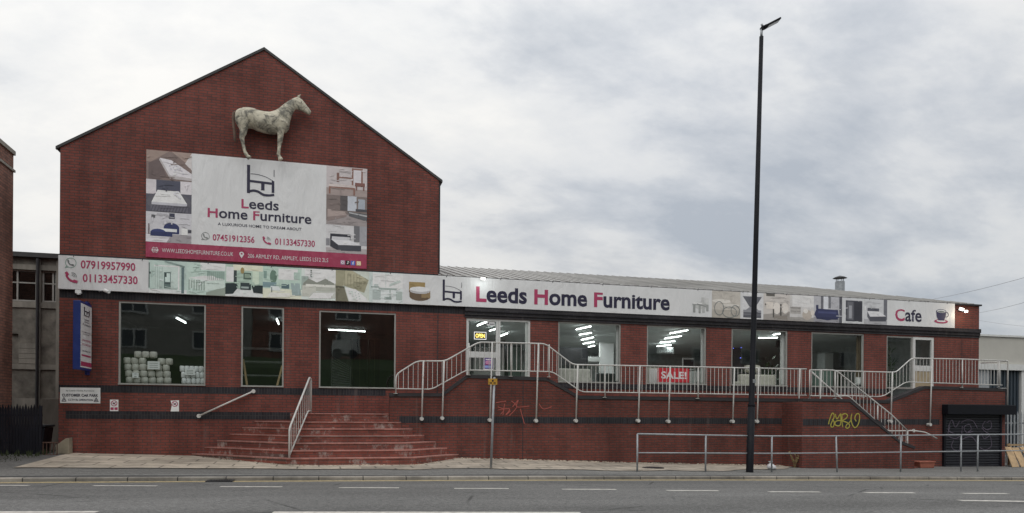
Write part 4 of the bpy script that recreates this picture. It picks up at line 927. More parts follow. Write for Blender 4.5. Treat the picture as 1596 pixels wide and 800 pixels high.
sp_pic(1107, 1151, [('aaa59e', R(0, 0, 1, 1)), ('9a958d', R(0, 0, 1, .3)), ('c4c0ba', Elp(.35, .62, .35, .07)), ('bab6b0', Elp(.65, .48, .32, .06))])
rg = MB()
for (cx_e, cz_e, rx, rz_) in ((.62, .22, .25, .2), (.25, .35, .16, .25), (.82, .28, .15, .2)):
    xa, xb = px2x(1107), px2x(1151); ribbon([(xa + (xb - xa) * u, sz0_ + (sz1_ - sz0_) * v) for u, v in Elp(cx_e, cz_e, rx, rz_, 20) + [(cx_e + rx, cz_e)]], .022, SP - .006, rg)
rg.build('printed_rings', M['greyink'], sbn)
sp_pic(1153, 1186, [('bdbdbf', R(0, 0, 1, 1)), ('57585f', [(.05, .85), (.95, .85), (.65, .45), (.38, .45)]), ('75767c', [(.38, .45), (.65, .45), (.8, .34), (.2, .34)]), ('4f5057', R(.08, .05, .92, .34)), ('7c7d83', R(.08, .25, .92, .34)), ('686970', R(.08, .15, .92, .20)), ('c8c8ca', R(.3, .9, .7, 1))])
sp_pic(1187, 1228, [('b3aeaa', R(0, 0, 1, 1)), ('8d8884', [(0, 0), (1, 0), (1, .35), (0, .2)]), ('55534f', R(.1, .9, .42, 1)), ('5d5955', [(.05, .62), (.4, .55), (.4, .5), (.05, .55)]), ('c6bfb8', R(.1, .42, .36, .68)), ('c9c3bd', Elp(.5, .45, .14, .22)), ('c4beb8', Elp(.82, .48, .13, .22)), ('4a4744', R(.35, .10, .40, .42)), ('4a4744', R(.62, .12, .68, .62)), ('7b756f', R(.4, .05, .9, .18))])
sp_pic(1228, 1265, [('b7b5b4', R(0, 0, 1, 1)), ('c5c4c4', R(.1, .55, 1, 1)), ('8e8b88', R(0, 0, 1, .15)), ('9b9895', R(.02, .28, .45, .55)), ('7e7b78', R(.02, .48, .45, .52)), ('7e7b78', R(.02, .36, .45, .39)), ('a49c93', Elp(.72, .25, .2, .2)), ('c8c4c0', Elp(.66, .4, .1, .09)), ('c0bab4', Elp(.95, .35, .08, .12))])
sp_pic(1265, 1309, [('a5a5aa', R(0, 0, 1, 1)), ('85848a', R(0, 0, 1, .18)), ('5c5d64', R(.25, .5, .33, 1)), ('66676d', R(.52, .55, .60, 1)), ('c0c2c8', R(.35, .5, .5, 1)), ('4d4e55', R(.9, 0, 1, 1)), ('2c3050', [(.02, .30), (.1, .52), (.85, .50), (.9, .2), (.5, .08), (.1, .14)]), ('3d4266', R(.15, .34, .8, .42)), ('262a47', R(.1, .12, .85, .2)), ('30344f', R(.08, .5, .16, .66))])
sp_pic(1311, 1342, [('b6b7ba', R(0, 0, 1, 1)), ('3c3d45', R(.12, .08, .95, .90)), ('5b5c62', R(.2, .15, .5, .85)), ('8b8c92', R(.28, .2, .42, .7)), ('2b2c34', R(.55, .1, .92, .85))])
sp_pic(1343, 1379, [('b3b4b7', R(0, 0, 1, 1)), ('99999d', R(0, 0, 1, .2)), ('62636a', R(.85, .2, 1, 1)), ('d2d2d4', R(.02, .55, .08, .7)), ('4a4b53', R(.15, .50, .65, .64)), ('c6c6ca', [(.14, .52), (.66, .52), (.95, .34), (.26, .30)]), ('43444c', [(.26, .30), (.95, .33), (.95, .14), (.26, .12)]), ('54555d', [(.14, .50), (.26, .30), (.26, .12), (.14, .3)])])
# rope ties along the top edge of the long banner
for i in range(18):
    x = sx0_ + .35 + i * (sx1_ - sx0_ - .7) / 17
    MB().tube([(x, SB - .004, sz1_ - .03), (x + .02, SB - .012, sz1_ + .01), (x + .05, SB + .03, sz1_ + .05)], .007, 6).build('tie', M['steel'], sbn)
M['cupblue'] = simple('cup_blue_ink', (.018, .020, .085), .45, var=.1, bs=0)
# coffee cup mark
c = P(1463, 493, 0); mb = MB(); yq = SB - .006
def cup(pts, wd=None, mi=0, dy=0): mb.add([(c.x + a, yq - dy, c.z + b) for a, b in pts], [tuple(range(len(pts)))], mi)
cup(Elp(0, -.20, .30, .075, 24), mi=1); cup(Elp(.0, -.185, .2, .04, 20), mi=2, dy=.001)
cup([(-.215, .16), (-.2, -.02), (-.12, -.17), (.12, -.17), (.2, -.02), (.215, .16)], mi=0, dy=.002); cup(Elp(0, .16, .215, .075, 24), mi=0, dy=.003); cup(Elp(0, .16, .19, .055, 24), mi=2, dy=.004); cup(Elp(0, .145, .15, .03, 20), mi=3, dy=.005)
ribbon([(c.x + .2 + a, c.z + .03 + b) for a, b in Elp(.03, .02, .085, .085, 12, -1.6, 1.7)], .022, yq - .003, mb, 0)
mb.build('cup_mark', [M['cupblue'], M['pink'], M['vinyl'], M['greyink']], sbn)

# ------------------------------------------------------------------ horse
def HC(cx, cy, Y): return P(340 + cx / 5.717, 130 + cy / 5.717, Y)
HY = -.27
def ring(c, a, b, n=16):   # ellipse with half axes a (in the x-z plane, as vector) and b (depth)
    return [c + a * math.cos(2 * math.pi * k / n) + Vector((0, b, 0)) * math.sin(2 * math.pi * k / n) for k in range(n)]
def loft(mb, secs, depth):
    R_ = []
    for (t, b), d in zip(secs, depth):
        p = HC(*t, HY); q = HC(*b, HY); R_.append(ring((p + q) / 2, (p - q) / 2, d))
    mb.rings(R_)
hb = MB()
loft(hb, [((148, 285), (150, 330)), ((160, 244), (166, 368)), ((185, 228), (192, 398)), ((220, 218), (226, 404)), ((260, 216), (262, 400)), ((310, 222), (306, 404)), ((360, 241), (350, 426)), ((410, 254), (405, 442)), ((460, 258), (460, 452)), ((510, 244), (515, 456)), ((550, 218), (560, 454)), ((588, 205), (606, 444)), ((612, 235), (632, 410)), ((628, 280), (640, 360))],
     [.06, .16, .21, .235, .245, .25, .26, .265, .265, .26, .24, .20, .15, .07])
loft(hb, [((520, 250), (640, 370)), ((552, 214), (641, 345)), ((585, 186), (655, 300)), ((620, 160), (670, 265)), ((655, 140), (686, 240)), ((690, 124), (702, 230)), ((712, 122), (716, 226))], [.22, .19, .145, .115, .10, .09, .075])
loft(hb, [((690, 128), (694, 224)), ((718, 122), (706, 238)), ((745, 140), (728, 244)), ((770, 170), (750, 250)), ((795, 205), (775, 266)), ((818, 232), (798, 280)), ((832, 255), (815, 284))], [.07, .095, .09, .075, .06, .058, .04])
def limb(pts, yoff):
    hb.tube([HC(a, b, HY + yoff + dy) for a, b, w_, dy in pts], [w_ / 2 / 5.717 / 52 for a, b, w_, dy in pts], 12)
for yo in (-.10,):
    limb([(215, 330, 120, .02), (225, 385, 84, 0), (226, 410, 66, 0), (222, 445, 54, 0), (212, 470, 46, 0), (212, 492, 38, 0), (222, 540, 29, 0), (236, 600, 27, 0), (250, 632, 32, 0), (262, 648, 27, 0)], yo)
    limb([(262, 646, 26, 0), (272, 658, 36, 0), (282, 668, 44, 0)], yo)
    limb([(570, 350, 105, .02), (560, 400, 74, 0), (556, 440, 54, 0), (554, 490, 44, 0), (549, 520, 42, 0), (547, 545, 34, 0), (542, 590, 26, 0), (537, 630, 31, 0), (542, 648, 27, 0)], yo)
    limb([(542, 646, 26, 0), (552, 668, 36, 0), (560, 684, 46, 0)], yo)
hb.tube([HC(712, 134, HY - .03), HC(722, 112, HY - .03), HC(740, 95, HY - .03)], [.035, .032, .006], 8)
hb.tube([HC(706, 132, HY + .05), HC(715, 112, HY + .05), HC(728, 100, HY + .05)], [.03, .028, .006], 8)
horse = hb.build('horse_statue', M['brick'], None, True, loc=HC(275, 668, 0))
rm = horse.modifiers.new('skin', 'REMESH'); rm.mode = 'VOXEL'; rm.voxel_size = .017; rm.use_smooth_shade = True
smm = horse.modifiers.new('soft', 'SMOOTH'); smm.iterations = 6; smm.factor = .5
dg = bpy.context.evaluated_depsgraph_get(); me = bpy.data.meshes.new_from_object(horse.evaluated_get(dg)); horse.modifiers.clear(); horse.data = me
mt, N_, L_, B_ = principled('lichened_statue'); pos, _ = coords(N_, L_)
n1 = noise(N_, L_, pos, 4.2, 7, .68, (1, 1, 1), .6); n2 = noise(N_, L_, pos, 9, 4, .6)
col = mix(N_, L_, (.60, .56, .45), (.46, .425, .33), ramp(N_, L_, n2, [(.35, 0), (.65, 1)]))
col = mix(N_, L_, col, (.055, .056, .052), ramp(N_, L_, n1, [(.455, 0), (.585, .80)]))
L_.new(col, B_.inputs['Base Color']); B_.inputs['Roughness'].default_value = .75; bump(N_, L_, n2, B_, .35, .02)
horse.data.materials.clear(); horse.data.materials.append(mt)
for p_ in horse.data.polygons: p_.use_smooth = True; p_.material_index = 0
set_props(horse, 'mottled cream and grey horse statue standing in profile on the gable', 'statue')
tm = MB(); tm.tube([HC(160, 255, HY), HC(141, 266, HY), HC(135, 300, HY), HC(138, 370, HY), HC(146, 440, HY), HC(150, 500, HY), HC(154, 524, HY)], [.03, .045, .042, .04, .042, .035, .012], 10)
M['tailbrown'] = simple('weathered_tail', (.15, .10, .075), .85, var=.4, scale=12, bs=.4)
tm.build('tail', M['tailbrown'], horse, True)
ey = HC(742, 168, HY - .085); eb = MB(); eb.lathe([(.0, -.014), (.012, -.008), (.014, 0), (.012, .008), (0, .014)], ey, 10); eb.build('eye', M['steel'], horse, True)

# ------------------------------------------------------------------ signs on the wall
pjx = P(143, 470, 0).x + .02
pj = thing('projecting_sign', 'tall blue projecting sign with a white lettered face on the left wall', 'sign', (pjx, -.5, 3.0))
M['blue'] = simple('blue_sign_paint', (.010, .028, .17), .4, var=.15, bs=0)
yf = P(125, 520, X=pjx).y; zt, zb = P(126, 468.5, X=pjx).z, P(126, 576, X=pjx).z
wdt = P(125, 520, yf).x - P(113.5, 520, yf).x
MB().box(pjx - wdt, pjx, yf, -.07, zb, zt).build('case', M['blue'], pj, bevel=.008)
MB().box(pjx - .001, pjx + .006, yf + .035, -.09, zb + .06, zt - .06).build('face', M['vinyl'], pj)
MB().box(pjx - wdt * .65, pjx - wdt * .35, -.25, -.003, zb - .10, zb).box(pjx - wdt * .65, pjx - wdt * .35, -.25, -.003, zt, zt + .08).build('bracket', M['blue'], pj)
fy0, fy1 = yf + .06, -.12; fh = zt - zb
FX = lambda u, v, n: Vector((pjx + .010 + n, fy0 + (fy1 - fy0) * u, zb + fh * v))
for body, v0, v1, u0, u1, mt in (('Leeds', .735, .76, .3, .72, M['navy']), ('Home', .70, .722, .3, .72, M['navy']), ('Furniture', .655, .685, .15, .9, M['navy']), ('A LUXURIOUS HOME', .55, .565, .1, .9, M['navy']), ('TO DREAM ABOUT', .52, .535, .2, .8, M['navy']),
        ('07919957990', .42, .45, .1, .92, M['pink']), ('01133457330', .36, .39, .1, .92, M['pink']), ('206 ARMLEY RD', .27, .29, .1, .9, M['navy'])):
    letters(body, FX, u0, u1, v0, v1, [mt], 'lettering', pj, None, .004)
mb = MB()
def q4(u0, v0, u1, v1, e=0): mb.add([FX(u0, v0, e), FX(u1, v0, e), FX(u1, v1, e), FX(u0, v1, e)], [(0, 1, 2, 3)])
q4(.25, .80, .33, .93); q4(.25, .86, .8, .875, .001); q4(.72, .82, .8, .90, .002); q4(.5, .83, .58, .86, .002); q4(.25, .80, .75, .812, .003); mb.build('emblem', M['navy'], pj)
mb = MB(); q4(-.02, .055, 1.02, .12); q4(.05, .20, .95, .225); mb.build('colour_band', M['pink'], pj)

cp = thing('car_park_sign', 'white rectangular customer car park sign low on the left corner', 'sign', P(93, 629, 0))
a = P(94, 604, 0); b = P(156.5, 629, 0)
M['signwhite'] = simple('sign_white', (.86, .88, .88), .4, var=.08, bs=0)
MB().box(a.x, b.x, -.022, -.003, b.z, a.z).build('board', M['signwhite'], cp, bevel=.003)
CW = wallplace(-.026); h = a.z - b.z; wd = b.x - a.x
letters('by Leeds Home Furniture', CW, a.x + wd * .15, a.x + wd * .85, b.z + h * .76, b.z + h * .86, [M['greyink']], 'lettering', cp, None, .01)
letters('CUSTOMER CAR PARK', CW, a.x + wd * .05, a.x + wd * .95, b.z + h * .43, b.z + h * .60, [M['navy']], 'lettering', cp, None, .03)
letters('CCTV IN OPERATION', CW, a.x + wd * .2, a.x + wd * .82, b.z + h * .15, b.z + h * .28, [M['navy']], 'lettering', cp, None, .02)
for u in (.1, .9):
    mb = MB(); x = a.x + wd * u; z = b.z + h * .12; ribbon([(x - .05, z), (x + .05, z), (x, z + .10), (x - .05, z)], .014, -.026, mb); ribbon([(x - .015, z + .03), (x + .015, z + .04)], .02, -.027, mb); mb.build('warning_mark', M['navy'], cp)
for i, (x0, x1, y0, y1, lab) in enumerate(((171.5, 184.5, 623, 641, 'small white and red notice below the shop window, nearer the corner'), (266, 279, 624, 641.5, 'small torn white notice with a red symbol, nearer the steps'))):
    a = P(x0, y0, 0); b = P(x1, y1, 0); n_ = thing('wall_notice', lab, 'notice', (a.x, 0, b.z)); h = a.z - b.z; wd = b.x - a.x
    poly = [(a.x, b.z), (b.x, b.z), (b.x, a.z), (a.x, a.z)] if i == 0 else [(a.x, b.z), (b.x, b.z), (b.x, a.z), (a.x - .0, a.z - .01), (a.x + .03, b.z + h * .55)]
    MB().prism(poly, 'y', -.008, -.0025).build('sheet', M['signwhite'], n_)
    mb = MB(); cx = (a.x + b.x) / 2; cz = b.z + h * .68
    ribbon([(cx + u, cz + v) for u, v in Elp(0, 0, .07, .07, 18) + [(.07, 0)]], .016, -.010, mb); ribbon([(cx - .05, cz + .05), (cx + .05, cz - .05)], .014, -.0115, mb)
    if i == 0: mb.box(cx - .085, cx - .01, -.011, -.0095, b.z + .03, b.z + .10).box(cx + .01, cx + .085, -.011, -.0095, b.z + .03, b.z + .10)
    mb.build('prohibition_mark', M['pink'], n_)
    mb = MB(); mb.add([(cx + u, -.0132, cz + v) for u, v in Elp(-.005, -.005, .028, .02, 10)], [tuple(range(10))]); ribbon([(cx + .01, cz), (cx + .035, cz + .03)], .016, -.0132, mb); mb.build('camera_mark', M['navy'], n_)

# small fittings under the banner at the left
c = P(123.5, 454, 0); MB().box(c.x - .07, c.x + .07, -.10, -.006, c.z - .07, c.z + .07).lathe([(.05, 0), (.05, .03)], (c.x, -.05, c.z - .10), 10).build('alarm_box', M['signwhite'], None, loc=(c.x, 0, c.z))
set_props(bpy.data.objects['alarm_box'], 'small white alarm box under the left end of the long banner', 'alarm box')
c = P(171, 457, 0); t = thing('security_camera', 'small white security camera on an arm beneath the phone number banner', 'camera', (c.x, 0, c.z))
MB().tube([(c.x - .25, -.004, c.z + .02), (c.x - .22, -.15, c.z + .02), (c.x - .05, -.25, c.z + .02)], .014, 8).build('arm', M['galv'], t)
MB().tube([(c.x - .06, -.24, c.z + .03), (c.x + .07, -.36, c.z - .02)], .045, 12).build('housing', M['signwhite'], t)
# lamps on the wall
M['lamp_on'] = emit('lit_flood_lens', (1, .97, .9), 6)
for (px, py, lab, warm, pw, s) in ((753, 434.5, 'lit floodlight on top of the long banner above the shop name', (.93, 1, .97), 3, .06), (1506, 485.5, 'brightly lit floodlight at the far right end of the brick wall', (1, .80, .55), 7, .065)):
    c = P(px, py, -.32); t = thing('floodlight', lab, 'floodlight', (c.x, -.3, c.z))
    MB().box(c.x - s, c.x + s, -.30, -.24, c.z - s * .55, c.z + s * .6).build('housing', M['blackpaint'], t, bevel=.008)
    MB().box(c.x - s * .95, c.x + s * .95, -.325, -.301, c.z - s * .5, c.z + s * .55).build('lens', M['lamp_on'], t)
    MB().tube([(c.x, -.25, c.z), (c.x, -.06, c.z + .05), (c.x, -.005 if px > 1000 else -.03, c.z + .05)], .015, 8).build('bracket', M['steel'], t)
    li = bpy.data.lights.new('floodlight_glow', 'POINT'); li.energy = pw; li.color = warm; li.shadow_soft_size = .1
    lo_ = bpy.data.objects.new('floodlight_glow', li); COL.objects.link(lo_); lo_.parent = t; lo_.location = Vector((c.x, -.46, c.z - .08)) - origin(t)
c = P(1498, 482, -.15); t = thing('floodlight', 'small pale lamp beside the brighter floodlight at the banner end', 'floodlight', (c.x, 0, c.z))
MB().tube([(c.x - .05, -.003, c.z), (c.x, -.15, c.z)], .015, 8).build('arm', M['steel'], t); MB().tube([(c.x - .05, -.13, c.z + .02), (c.x + .06, -.2, c.z - .03)], .05, 10).build('head', emit('dim_lens', (1, .95, .85), 2.5), t)
print('part5')
# ------------------------------------------------------------------ behind the shop windows
M['tube_on'] = emit('lit_tube', (.93, 1, .97), 7)
M['fabric_grey'] = simple('grey_fabric', (.56, .54, .50), .9, var=.2, scale=12, bs=.3)
M['fabric_pale'] = simple('pale_fabric', (.62, .59, .52), .9, var=.15, scale=12, bs=.3)
M['fabric_dark'] = simple('charcoal_fabric', (.03, .032, .038), .9, var=.2, scale=12)
M['paper'] = simple('white_paper', (.82, .82, .83), .6, var=.05, bs=0)
M['darkwood'] = simple('dark_wood', (.05, .04, .032), .5, var=.3, streak=True)
M['leaf'] = simple('house_plant_leaf', (.035, .075, .03), .6, var=.3)
def striplight(pa, pb, z, label):
    a = P(*pa, Z=z); b = P(*pb, Z=z); d = b - a
    if d.length > 1.35: b = a + d.normalized() * 1.35
    t = thing('strip_light', label, 'ceiling light', (a + b) / 2, 'lit strip lights on the shop ceiling'); dd = (b - a).normalized(); sd_ = Vector((-dd.y, dd.x, 0))
    MB().tube([a, b], .016, 8).build('tube', M['tube_on'], t)
    li = bpy.data.lights.new('strip_glow', 'AREA'); li.shape = 'RECTANGLE'; li.size = 1.2; li.size_y = .08; li.energy = 16 if a.x > XG else 3; li.color = (.95, 1, .98)
    lo_ = bpy.data.objects.new('strip_glow', li); COL.objects.link(lo_); lo_.parent = t; lo_.location = (0, 0, -.04); lo_.rotation_euler = (0, 0, math.atan2(dd.y, dd.x))
    MB().obox((a + b) / 2 + Vector((0, 0, .06)), dd * ((b - a).length / 2 + .03), sd_ * .026, Vector((0, 0, .02))).build('housing', M['white_frame'], t)
SLZ = 4.62
SL = [((275, 496), (290, 504), 'strip light seen in the leftmost shop window above the grey rolls'), ((431, 498), (436, 509), 'short strip light behind the narrow window'), ((512, 514), (570, 517), 'long strip light across the upper part of the third window')]
for i, (a, b) in enumerate((((744, 508), (759, 502)), ((763, 516), (777, 512)), ((778, 525), (791, 520)))): SL.append((a, b, ('highest, nearest', 'middle', 'lowest, farthest')[i] + ' of three strip lights behind the glazed entrance'))
for i, (a, b) in enumerate((((898, 514), (921, 509)), ((903, 522), (922, 519)), ((906, 530), (925, 526)), ((909, 536), (926, 533)), ((917, 541), (927, 539)))): SL.append((a, b, ('nearest', 'second nearest', 'middle', 'second farthest', 'farthest and shortest')[i] + ' of five strip lights in the window right of the entrance'))
for i, (a, b) in enumerate((((1044, 520), (1072, 515)), ((1036, 528), (1062, 524)), ((1029, 534), (1052, 532)), ((1024, 540), (1046, 538)))): SL.append((a, b, ('top', 'second', 'third', 'bottom')[i] + ' strip light of four in the window with the red sale poster'))
SL.append(((1182, 527), (1212, 526.5), 'faint strip light in the window behind the lamp column')); SL.append(((1205, 522), (1220, 520), 'faint shorter strip light high in the window behind the lamp column'))
for a, b, lab in SL: striplight(a, b, SLZ, lab)
# stacked rolls in the first window
def roll_proto(name, label, x, y, z, r, h, mt, grp, cat='wrapped roll'):
    mb = MB(); mb.lathe([(r * .8, 0), (r, .02), (r * 1.02, h * .5), (r, h - .02), (r * .8, h)], (x, y, z), 14)
    return set_props(mb.build(name, mt, None, True, loc=(x, y, z)), label, cat, grp)
FZ = 2.36; RW = .186
ROWS = [(0, 6, 196.5), (1, 6, 195), (2, 6, 193.5), (3, 3, 192.5), (3.0, 2, 246), (4, 3, 209.5)]
MB().box(-5.1, -3.1, .12, .75, 2.141, FZ - .004).build('window_plinth', M['darkwood'], store)
proto = None; RNAME = ['bottom row', 'second row', 'third row', 'fourth row', 'top row']
for k, n, px in ROWS:
    x0 = P(px + 5.5, 590, .32).x
    for j in range(n):
        ki = int(k); pos = (x0 + j * (RW + .006), .32 + .02 * math.sin(j * 5 + ki), FZ + ki * .176)
        lab = 'grey wrapped roll in the %s of the stack behind the leftmost window' % RNAME[ki]
        if proto is None: proto = roll_proto('wrapped_roll', lab, *pos, RW / 2, .172, M['fabric_grey'], 'grey wrapped rolls stacked in the window')
        else:
            c = proto.copy(); COL.objects.link(c); c.location = pos; c.rotation_euler.z = j * 1.3 + ki; c['label'] = lab
proto = None
for k in range(3):
    x0 = P((281, 283, 284)[2 - k] + 3, 590, .32).x
    for j in range(6):
        pos = (x0 + j * .123, .30, FZ + k * .17); lab = 'narrow white wrapped roll in the %s of the white stack' % ('bottom row', 'middle row', 'top row')[k]
        if proto is None: proto = roll_proto('wrapped_roll', lab, *pos, .06, .165, M['paper'], 'white wrapped rolls stacked in the window')
        else:
            c = proto.copy(); COL.objects.link(c); c.location = pos; c['label'] = lab
for (xa, xb, ya, yb, lab, ln) in ((230, 249, 563, 576, 'larger white paper price sign on the grey stack of rolls', 3), (206, 216, 581, 589, 'smaller white paper price sign low on the grey stack of rolls', 2), (288, 304, 575, 584.5, 'white paper price sign on the stack of white rolls', 3)):
    a = P(xa, ya, .17); b = P(xb, yb, .17); t = thing('price_sign', lab, 'price sign', (a.x, .17, b.z)); MB().box(a.x, b.x, .17, .174, b.z, a.z).build('card', M['paper'], t)
    mb = MB(); hh = a.z - b.z
    for i in range(ln): z = b.z + hh * (.25 + .5 * i / max(1, ln - 1)); mb.box(a.x + .05, b.x - .05, .168, .1695, z - .006, z + .006)
    mb.build('writing', M['greyink'], t)
# planks and shelf in the narrow window
for (a, b, lab) in (((379, 560), (385, 600), 'bare timber batten leaning at the left of the narrow window'), ((440, 570), (432, 601), 'bare timber batten leaning at the right of the narrow window')):
    p = P(*a, .3); q = P(*b, .22); set_props(MB().obox((p + q) / 2, (q - p) / 2, (.028, 0, .004), (0, .02, 0)).build('timber_batten', M['plywood'], None, loc=q), lab, 'batten')
t = thing('shelf_unit', 'dark open shelf unit standing inside the narrow window', 'shelves', (-1.55, 2.4, 2.14))
for i in range(4): MB().box(-2.6, -.4, 2.2, 2.7, 2.3 + i * .42, 2.33 + i * .42).build('shelf', M['inner_pale'], t)
MB().box(-2.65, -2.6, 2.2, 2.7, 2.14, 3.8).build('side_panel', M['fabric_dark'], t); MB().box(-.4, -.35, 2.2, 2.7, 2.14, 3.8).build('side_panel', M['fabric_dark'], t)
# third window: leaning slatted bed base and tall wardrobes
t = thing('slatted_bed', 'slatted bed base leaning on its edge behind the third window', 'bed base', (.5, 1.6, 2.14))
A_, B_2 = P(517, 556, 1.4), P(517, 603, 1.4); C_2, D_2 = P(546, 573, 1.7), P(546, 603, 1.7)
M['slat'] = simple('slat_grey', (.10, .11, .105), .7)
mb = MB()
for i in range(11):
    f = i / 10; a = A_.lerp(B_2, f); b = C_2.lerp(D_2, f); mb.tube([a, b], .018, 6)
mb.build('slats', M['slat'], t); MB().tube([A_, C_2, D_2, B_2, A_], .03, 6).build('frame', M['slat'], t)
for (xa, xb, Y, lab, mt) in ((518, 546, 4.2, 'pale tall panel standing deep inside the third window', 'inner_pale'), (549, 572, 3.4, 'dark tall wardrobe with two doors in the third window, left of its twin', 'darkwood'), (575, 592, 3.4, 'dark tall wardrobe beside its wider twin in the third window', 'darkwood')):
    a = P(xa, 600, Y); b = P(xb, 600, Y); t = thing('wardrobe' if 'ward' in lab else 'room_divider', lab, 'wardrobe' if 'ward' in lab else 'panel', (a.x, Y, 2.14))
    MB().box(a.x, b.x, Y, Y + .5, 2.16, 4.1).build('carcass', M[mt], t)
    if mt == 'darkwood':
        for s in (0, 1):
            w2 = (b.x - a.x) / 2; MB().box(a.x + s * w2 + .01, a.x + (s + 1) * w2 - .01, Y - .02, Y - .002, 2.2, 4.06).build('door', M['fabric_dark'], t)
# sofas and beds
def sofa(label, x0, x1, Y, dep, z, hs, hb_, mt, name='sofa', arms=True):
    t = thing(name, label, 'sofa', ((x0 + x1) / 2, Y, z))
    MB().box(x0 + .1, x1 - .1, Y + .1, Y + dep, z + .1, z + hs).build('seat', M[mt], t, bevel=.04)
    MB().box(x0 + .04, x1 - .04, Y, Y + .22, z + .08, z + hb_).build('backrest', M[mt], t, bevel=.05)
    for s in ((x0, x0 + .2), (x1 - .2, x1)): MB().box(s[0], s[1], Y + .02, Y + dep, z + .1, z + hs + .2).build('arm', M[mt], t, bevel=.05)
    for s in (x0 + .1, x1 - .1): MB().lathe([(.03, 0), (.04, .1)], (s, Y + .15, z), 8).build('leg', M['darkwood'], t)
    return t
sofa('grey sofa with its back to the window right of the entrance', 7.25, 8.5, .55, .9, 2.14, .45, .92, 'fabric_grey')
sofa('pale textured sofa behind the lamp column window', P(1153, 590, .5).x, P(1211, 590, .5).x, .5, .9, 2.14, .42, .86, 'fabric_pale')
for i, px in enumerate((1165.5, 1179)):
    c = P(px, 574, .68); mb = MB(); mb.lathe([(.02, -.13), (.12, -.10), (.15, 0), (.12, .10), (.02, .13)], (c.x, c.y, c.z - .02), 14)
    set_props(mb.build('cushion', M['fabric_pale'], None, True, loc=(c.x, c.y, c.z - .15)), ('round cream cushion on the pale sofa, farther left', 'round cream cushion on the pale sofa, beside the lamp column')[i], 'cushion')
def slab(name, label, cat, px0, px1, py0, py1, Y, dep, mt, part, legs=False, door=False, z0=None):
    a = P(px0, py0, Y); b = P(px1, py1, Y); zb_ = b.z if z0 is None else z0
    t = thing(name, label, cat, (a.x, Y, zb_)); MB().box(a.x, b.x, Y, Y + dep, zb_, a.z).build(part, M[mt], t, bevel=.01)
    if door:
        MB().box(a.x + .03, b.x - .03, Y - .015, Y - .002, zb_ + .04, a.z - .04).build('front_panel', M[door], t)
    return t
slab('wardrobe', 'large black wardrobe deep in the window right of the entrance', 'wardrobe', 862, 916, 541, 600, 5.0, .6, 'fabric_dark', 'carcass', door='steel', z0=2.14)
slab('display_board', 'white board standing deep in the window right of the entrance', 'board', 935, 957, 534, 562, 6.0, .1, 'white_frame', 'board', z0=2.9, door='paper')
slab('dressing_table', 'pale dressing table beside the white board', 'table', 917, 936, 556, 564, 5.0, .5, 'white_frame', 'top')
sofa('dark sofa seen low in the window right of the entrance', P(930, 570, 3.2).x, P(968, 570, 3.2).x, 3.2, .9, 2.14, .5, .95, 'fabric_dark')
slab('blind', 'pale vertical blind at the right edge of the window beside the entrance', 'blind', 960.5, 966, 507, 594, .2, .04, 'white_frame', 'slats', door='paper')
slab('bed', 'white dressed bed behind the sale poster', 'bed', 1010, 1052, 573, 596, .5, 1.6, 'fabric_pale', 'mattress', door='paper', z0=2.4)
slab('picture_frame', 'white framed dark picture inside the window with the sale poster', 'picture', 1064, 1082, 558.5, 577, 1.4, .04, 'paper', 'frame', door='fabric_dark')
slab('air_conditioner', 'pale wall unit under the strip lights in the sale window', 'air conditioner', 1028, 1050, 541, 551, 7.5, .3, 'inner_pale', 'casing', door='greyink')
slab('blind', 'white vertical blind at the right edge of the sale window', 'blind', 1093, 1099.5, 512, 598, .2, .04, 'white_frame', 'slats', door='paper')
slab('display_cabinet', 'grey drawer cabinet low behind the sale window railing', 'cabinet', 1083, 1092, 578, 598, .6, .4, 'inner_pale', 'carcass', door='white_frame')
slab('display_screen', 'dark screen edged with small blue lights behind the lamp column window', 'screen', 1141.5, 1156, 541.5, 573, .9, .06, 'steel', 'panel', door='fabric_dark', z0=2.3)
M['blue_led'] = emit('blue_led', (.1, .15, 1), 1.5)
for (x, y) in ((1143, 543), (1155, 542), (1154, 558)):
    c = P(x, y, .86); MB().box(c.x - .012, c.x + .012, .845, .86, c.z - .012, c.z + .012).build('indicator', M['blue_led'], bpy.data.objects['display_screen'])
slab('curtain', 'white curtain at the right edge of the window behind the lamp column', 'curtain', 1217.5, 1226.5, 517, 601, .2, .06, 'white_frame', 'drape', door='paper')
def plant(label, px, py, Y, hgt, n=26, wd=.3):
    c = P(px, py, Y); z0 = 2.14 if Y > .15 else c.z; t = thing('house_plant', label, 'plant', (c.x, Y, z0)); rnd = random.Random(px)
    MB().lathe([(.10, 0), (.14, .28), (.12, .28)], (c.x, Y, z0), 12).build('pot', M['darkwood'], t)
    mb = MB(); st2 = MB()
    for i in range(n):
        a = rnd.random() * 6.28; zz = z0 + .35 + (hgt - .35) * rnd.random(); r = wd * (.3 + .7 * rnd.random()); p0 = Vector((c.x, Y, zz - .15)); p1 = Vector((c.x + r * math.cos(a), Y + r * math.sin(a) * .6, zz + .1 * rnd.random()))
        st2.tube([p0, p1], .005, 4); d = (p1 - p0).normalized(); s = d.cross(Vector((0, 0, 1))).normalized() * .05
        mb.add([p1 - d * .10, p1 + s, p1 + d * .14, p1 - s], [(0, 1, 2, 3)])
    st2.tube([(c.x, Y, z0 + .2), (c.x, Y, z0 + hgt)], .012, 6); st2.build('stem', M['darkwood'], t); mb.build('foliage', M['leaf'], t)
plant('leafy green plant inside the cafe window', 1386, 570, .55, 1.95, 46, .28)
plant('dark bushy plant inside the window behind the lamp column', 1199, 575, 1.8, 1.5, 40, .35)
t = thing('floor_lamp', 'dark shaded floor lamp inside the window behind the lamp column', 'lamp', (P(1214, 560, .9).x, .9, 2.14)); c = P(1214, 536, .9)
